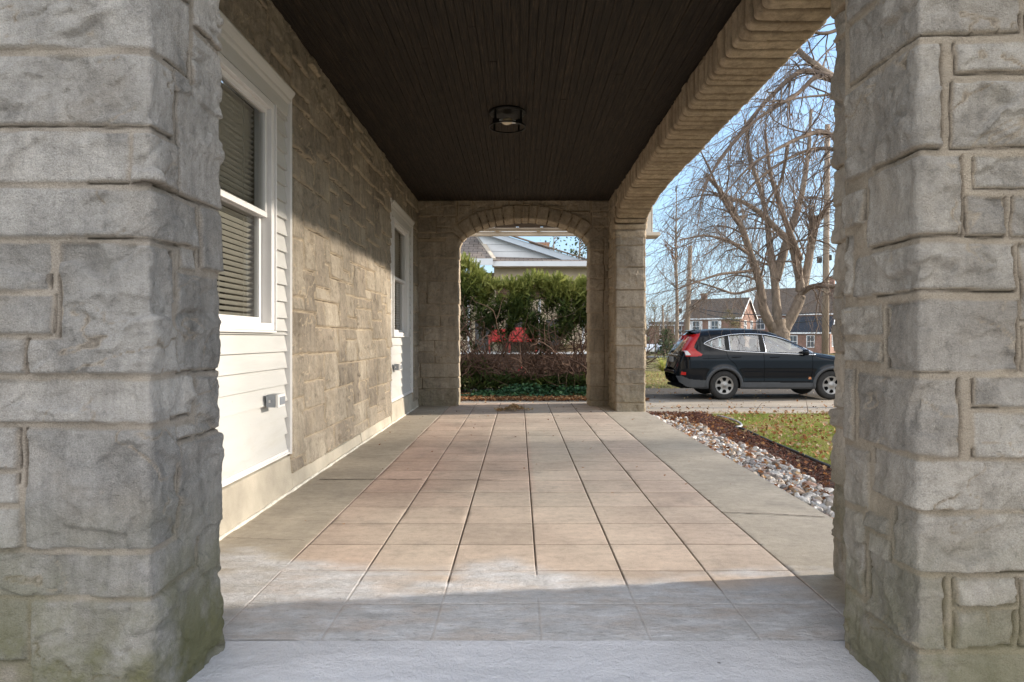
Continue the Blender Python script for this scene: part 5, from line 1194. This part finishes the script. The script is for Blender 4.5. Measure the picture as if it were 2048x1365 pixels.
# side glass in three lights, pillars, chrome line
def cutw(x0, x1, s0=0, s1=0):
    top = [p for p in win_top if x0 < p[0] < x1]; bot = [p for p in win_bot if x0 < p[0] < x1]
    tx, tz = zip(*win_top); bx_, bz = zip(*sorted(win_bot+[(.647, 1.369)]))
    T = lambda x: (x, float(np.interp(x, tx, tz))); B = lambda x: (x, float(np.interp(x, bx_, bz)))
    return [T(max(x0, .648))]+top+[T(x1-s1)]+[B(x1)]+bot+[B(max(x0, .66))]
for a, b in ((.66, 1.17), (1.28, 2.02), (2.16, 3.34)): both('side_window', patch(cutw(a, b), -.012), MAT['car_glass'])
both('pillar_trim', patch(cutw(1.165, 1.285), -.004), MAT['tyre']); both('pillar_trim', patch(cutw(2.015, 2.165), -.004), MAT['tyre'])
def line(pts, off, r, k=5):
    P = np.asarray(pts, float); t0 = np.concatenate([[0], np.cumsum(np.hypot(*np.diff(P, axis=0).T))]); s_ = np.linspace(0, t0[-1], max(2, int(t0[-1]/.03)))
    x = np.interp(s_, t0, P[:, 0]); z = np.interp(s_, t0, P[:, 1]); return tube_np(np.stack([x, -(Wf(x, z)+off), z], 1), r, k)
loop_ = [(p[0], p[1]) for p in WIN]; loop_.append(loop_[0])
both('chrome_trim', line(loop_, .004, .012), MAT['chrome'])
both('window_seal', line([(p[0]+(1.9-p[0])*.012, p[1]+(1.35-p[1])*.07) for p in loop_], -.002, .014), MAT['tyre'])
for x, z0_, z1_ in ((1.275, 1.19, 1.58), (2.155, 1.15, 1.59)): both('chrome_trim', line([(x, z0_), (x+(-.04 if x > 2 else 0), z1_)], .003, .007), MAT['chrome'])
# door gaps, handles
gapm = NT('panel_gap').out((.002, .002, .002), .9, .1)
for pts in ([(1.17, 1.19), (1.22, 1.02), (1.40, .85), (1.52, .62), (1.56, .43)], [(2.09, 1.145), (2.10, .43)], [(3.27, 1.10), (3.28, .9), (3.25, .55), (3.20, .43)], [(.60, 1.00), (1.17, 1.02)], [(3.28, 1.06), (3.6, 1.1), (3.9, 1.0)]): both('panel_gap', line(pts, .0005, .005, 4), gapm)
for x in (1.42, 2.36):
    hx_ = np.linspace(-.11, .11, 9); V, F = tube_np(np.stack([x+hx_, -(Wf(x+hx_, 1.045+0*hx_)+.012+.022*(1-(hx_/.11)**2)), 1.045+.008*hx_/.11], 1), .014, 6); both('door_handle', (V, F), MAT['paint'])
# lamps
TL = [(.34, 1.58), (.60, 1.625), (.42, 1.34), (.405, 1.27), (.47, 1.19), (.60, 1.105), (.56, 1.065), (.40, 1.055), (.20, 1.06), (.17, 1.20), (.21, 1.28), (.30, 1.42)]
both('tail_light', patch(TL, .007, .010), MAT['tail']); both('reversing_light', patch([(.195, 1.085), (.18, 1.20), (.245, 1.19), (.32, 1.09)], .012, .008), MAT['lens'])
both('reflector', patch([(.09, .60), (.20, .60), (.20, .67), (.10, .68)], .005, .008), MAT['tail'])
both('marker_sticker', patch([(3.18, .50), (3.25, .50), (3.24, .56), (3.19, .56)], .004, .008), simple('orange_reflector', (.5, .2, .08), .4))
# cladding: sills, arches, bumper skirt
for cx in (1.12, 3.74):
    a = np.linspace(R(-12), R(192), 40); rr2 = np.linspace(.385, .465, 7); A_, R_ = np.meshgrid(a, rr2, indexing='ij'); X_ = cx+R_*np.cos(A_); Z_ = .354+R_*np.sin(A_)
    off = .010+.022*np.sin(np.clip((R_-.385)/.08, 0, 1)*math.pi)**.7
    g = np.stack([X_, -(Wf(X_, np.maximum(Z_, .27))+off), Z_], -1); VF = quadmesh(g, np.ones((39, 6), bool)); both('wheel_arch_trim', VF, MAT['clad'])
    # dark wheel housing
    hb = NB(); pts = np.stack([cx+.42*np.cos(a), np.zeros_like(a), .354+.42*np.sin(a)], 1)
    g = np.stack([np.stack([pts[:, 0], np.full(len(a), y), pts[:, 2]], 1) for y in (-.86, .86)], 1); V, F = quadmesh(g, np.ones((39, 1), bool)); npmesh('wheel_housing', V, F, gapm, car)
both('sill_trim', patch([(1.56, .26), (3.30, .26), (3.30, .415), (1.56, .43)], .012), MAT['clad'])
both('bumper_skirt', patch([(0, .57), (.10, .58), (.28, .50), (.70, .47), (.70, .26), (.4, .27), (.2, .32), (.05, .43)], .010), MAT['clad'])
q = MB(); q.box(.1, 4.5, -.74, .74, .27, .33); q.build('underbody', gapm, car)
q = MB(); q.prism([(.02, -.62, .60), (-.035, -.55, .62), (-.035, .55, .62), (.02, .62, .60)], (0, 0, .09)); q.build('rear_bumper', MAT['paint'], car, bevel=.02)
q = MB(); q.box(.015, .055, -.17, .17, .90, 1.03); q.build('number_plate', simple('plate_grey', (.25, .25, .24), .5), car, bevel=.004)
q = MB(); q.box(.045, .075, -.50, .50, 1.07, 1.10); q.build('tailgate_chrome', MAT['chrome'], car, bevel=.006)
q = MB(); q.prism([(.50, -.60, 1.69), (.50, .60, 1.69), (.33, .52, 1.655), (.33, -.52, 1.655)], (0, 0, .03)); q.build('spoiler', MAT['paint'], car, bevel=.01)
q = MB(); q.tube([(.68, -.0, 1.735), (.60, 0, 1.90)], [.008, .004], 6); q.build('antenna', gapm, car)
for sd in (-1, 1):
    q = MB(); q.lathe([(0, -.10), (.055, -.09), (.075, -.02), (.07, .05), (0, .09)], (0, 0, 0), 'x', 14); me = q.build('mirror', MAT['paint'], car, smooth=True); me.location = (3.08, sd*.98, 1.16); me.scale = (.8, 1.3, 1.05)
    q = MB(); q.box(3.10, 3.20, sd*.80-.03, sd*.88+.03 if sd > 0 else sd*.80+.03, 1.10, 1.14); q.build('mirror_arm', MAT['paint'], car)
    q = MB(); q.box(1.0, 3.2, sd*.70-.02, sd*.70+.02, .5, 1.10); q.build('door_card', MAT['seat'], car)
q = MB(); q.box(.45, 3.5, -.68, .68, .42, .5); q.build('cabin_floor', MAT['dark'], car)
for x, sd in ((1.45, -.38), (1.45, .38), (2.15, -.38), (2.15, .38)):
    q = MB(); q.prism([(x-.02, sd-.24, .8), (x-.16, sd-.22, 1.24), (x-.10, sd-.20, 1.30), (x+.02, sd-.22, 1.2), (x+.12, sd-.24, .8)], (0, .46, 0))
    se = q.build('seat', MAT['seat'], car, bevel=.04); MB().box(x-.21, x-.10, sd-.12, sd+.12, 1.29, 1.49).build('headrest', MAT['seat'], se, bevel=.035)
q = MB(); q.box(2.85, 3.3, -.62, .62, .8, 1.09); q.build('dashboard', MAT['dark'], car, bevel=.05)
q = MB(); a = np.linspace(0, 2*math.pi, 25); q.tube([(2.78+.03*math.sin(t), .38+.18*math.cos(t), 1.12+.17*math.sin(t)) for t in a], .014, 6); q.build('steering_wheel', MAT['dark'], car)
def wheel(cx, sd):
    wo = empty('wheel', (cx, sd*.80, .354)); wo.parent = car
    k = sd
    q = MB(); q.lathe([(.215, .09*k), (.225, .102*k), (.27, .115*k), (.318, .108*k), (.340, .09*k), (.352, .06*k), (.354, 0), (.352, -.08*k), (.33, -.11*k), (.22, -.11*k)], (0, 0, 0), 'y', 44); q.build('tyre', MAT['tyre'], wo, smooth=True)
    q = MB(); q.lathe([(.222, .096*k), (.212, .100*k), (.203, .085*k), (.196, .078*k), (.09, .092*k), (.045, .088*k), (.04, .098*k), (.001, .100*k)], (0, 0, 0), 'y', 44); ri = q.build('rim', MAT['rim'], wo, smooth=True)
    q = MB()
    for s_ in range(6):
        a0 = R(60*s_+30); pts = []
        for rr_, da in ((.105, -9), (.125, -16), (.182, -17), (.188, 0), (.182, 17), (.125, 16), (.105, 9)): pts.append((rr_*math.cos(a0+R(da)), .0935*k if rr_ < .15 else .0855*k, rr_*math.sin(a0+R(da))))
        q.prism(pts, (0, .004*k, 0))
    q.build('rim_opening', gapm, ri)
for cx in (1.12, 3.74):
    for sd in (-1, 1): wheel(cx, sd)

# ------------------------------------------------------------------ far parked cars
def far_car(px, Y, rz, col, label):
    x, y, _ = at(px, 678, Y); o = empty('distant_car', (x, y, float(gz(x, y))), R(rz)); tag(o, label, 'car', 'small cars parked far off')
    m = simple('far_paint', col, .3, .02, 2)
    prof = [(-2.1, .35), (-2.15, .75), (-1.9, .95), (-1.2, 1.0), (-.7, 1.42), (.6, 1.44), (1.2, 1.02), (2.0, .88), (2.15, .6), (2.1, .35)]
    MB().prism([(a, -.85, z) for a, z in prof], (0, 1.7, 0)).build('body', m, o, bevel=.08)
    MB().prism([(-1.05, -.86, 1.03), (-.65, -.86, 1.36), (.55, -.86, 1.38), (1.05, -.86, 1.03)], (0, 1.72, 0)).build('windows', simple_dark, o)
    for a in (-1.3, 1.3):
        for sd in (-1, 1): MB().lathe([(0, -.1), (.32, -.1), (.32, .1), (0, .1)], (a, sd*.8, .32), 'y', 16).build('wheel', MAT['tyre'], o)
far_car(1302, 95, 75, (.75, .75, .75), 'white distant car nearest the porch pier'); far_car(1318, 105, 60, (.75, .75, .77), 'white distant car behind the short utility pole'); far_car(1343, 100, 20, (.10, .11, .13), 'dark grey distant car to the right of the short utility pole')
# two dry stalks by the lawn edge
for px, py, hh_, lean in ((1510, 826, .17, .12), (1616, 830, .2, -.03)):
    p = at(px, py, 10.95); o = MB().tube([(0, 0, 0), (lean*.4, 0, hh_*.5), (lean, 0, hh_)], [.006, .005, .003], 5).build('dry_stalk', MAT['twig'], None)
    o.location = (p[0], p[1], float(gz(p[0], p[1]))); tag(o, 'leaning dry stalk at the lawn edge by the driveway' if lean > 0 else 'upright dry stalk at the lawn edge below the front wheel', 'stalk')
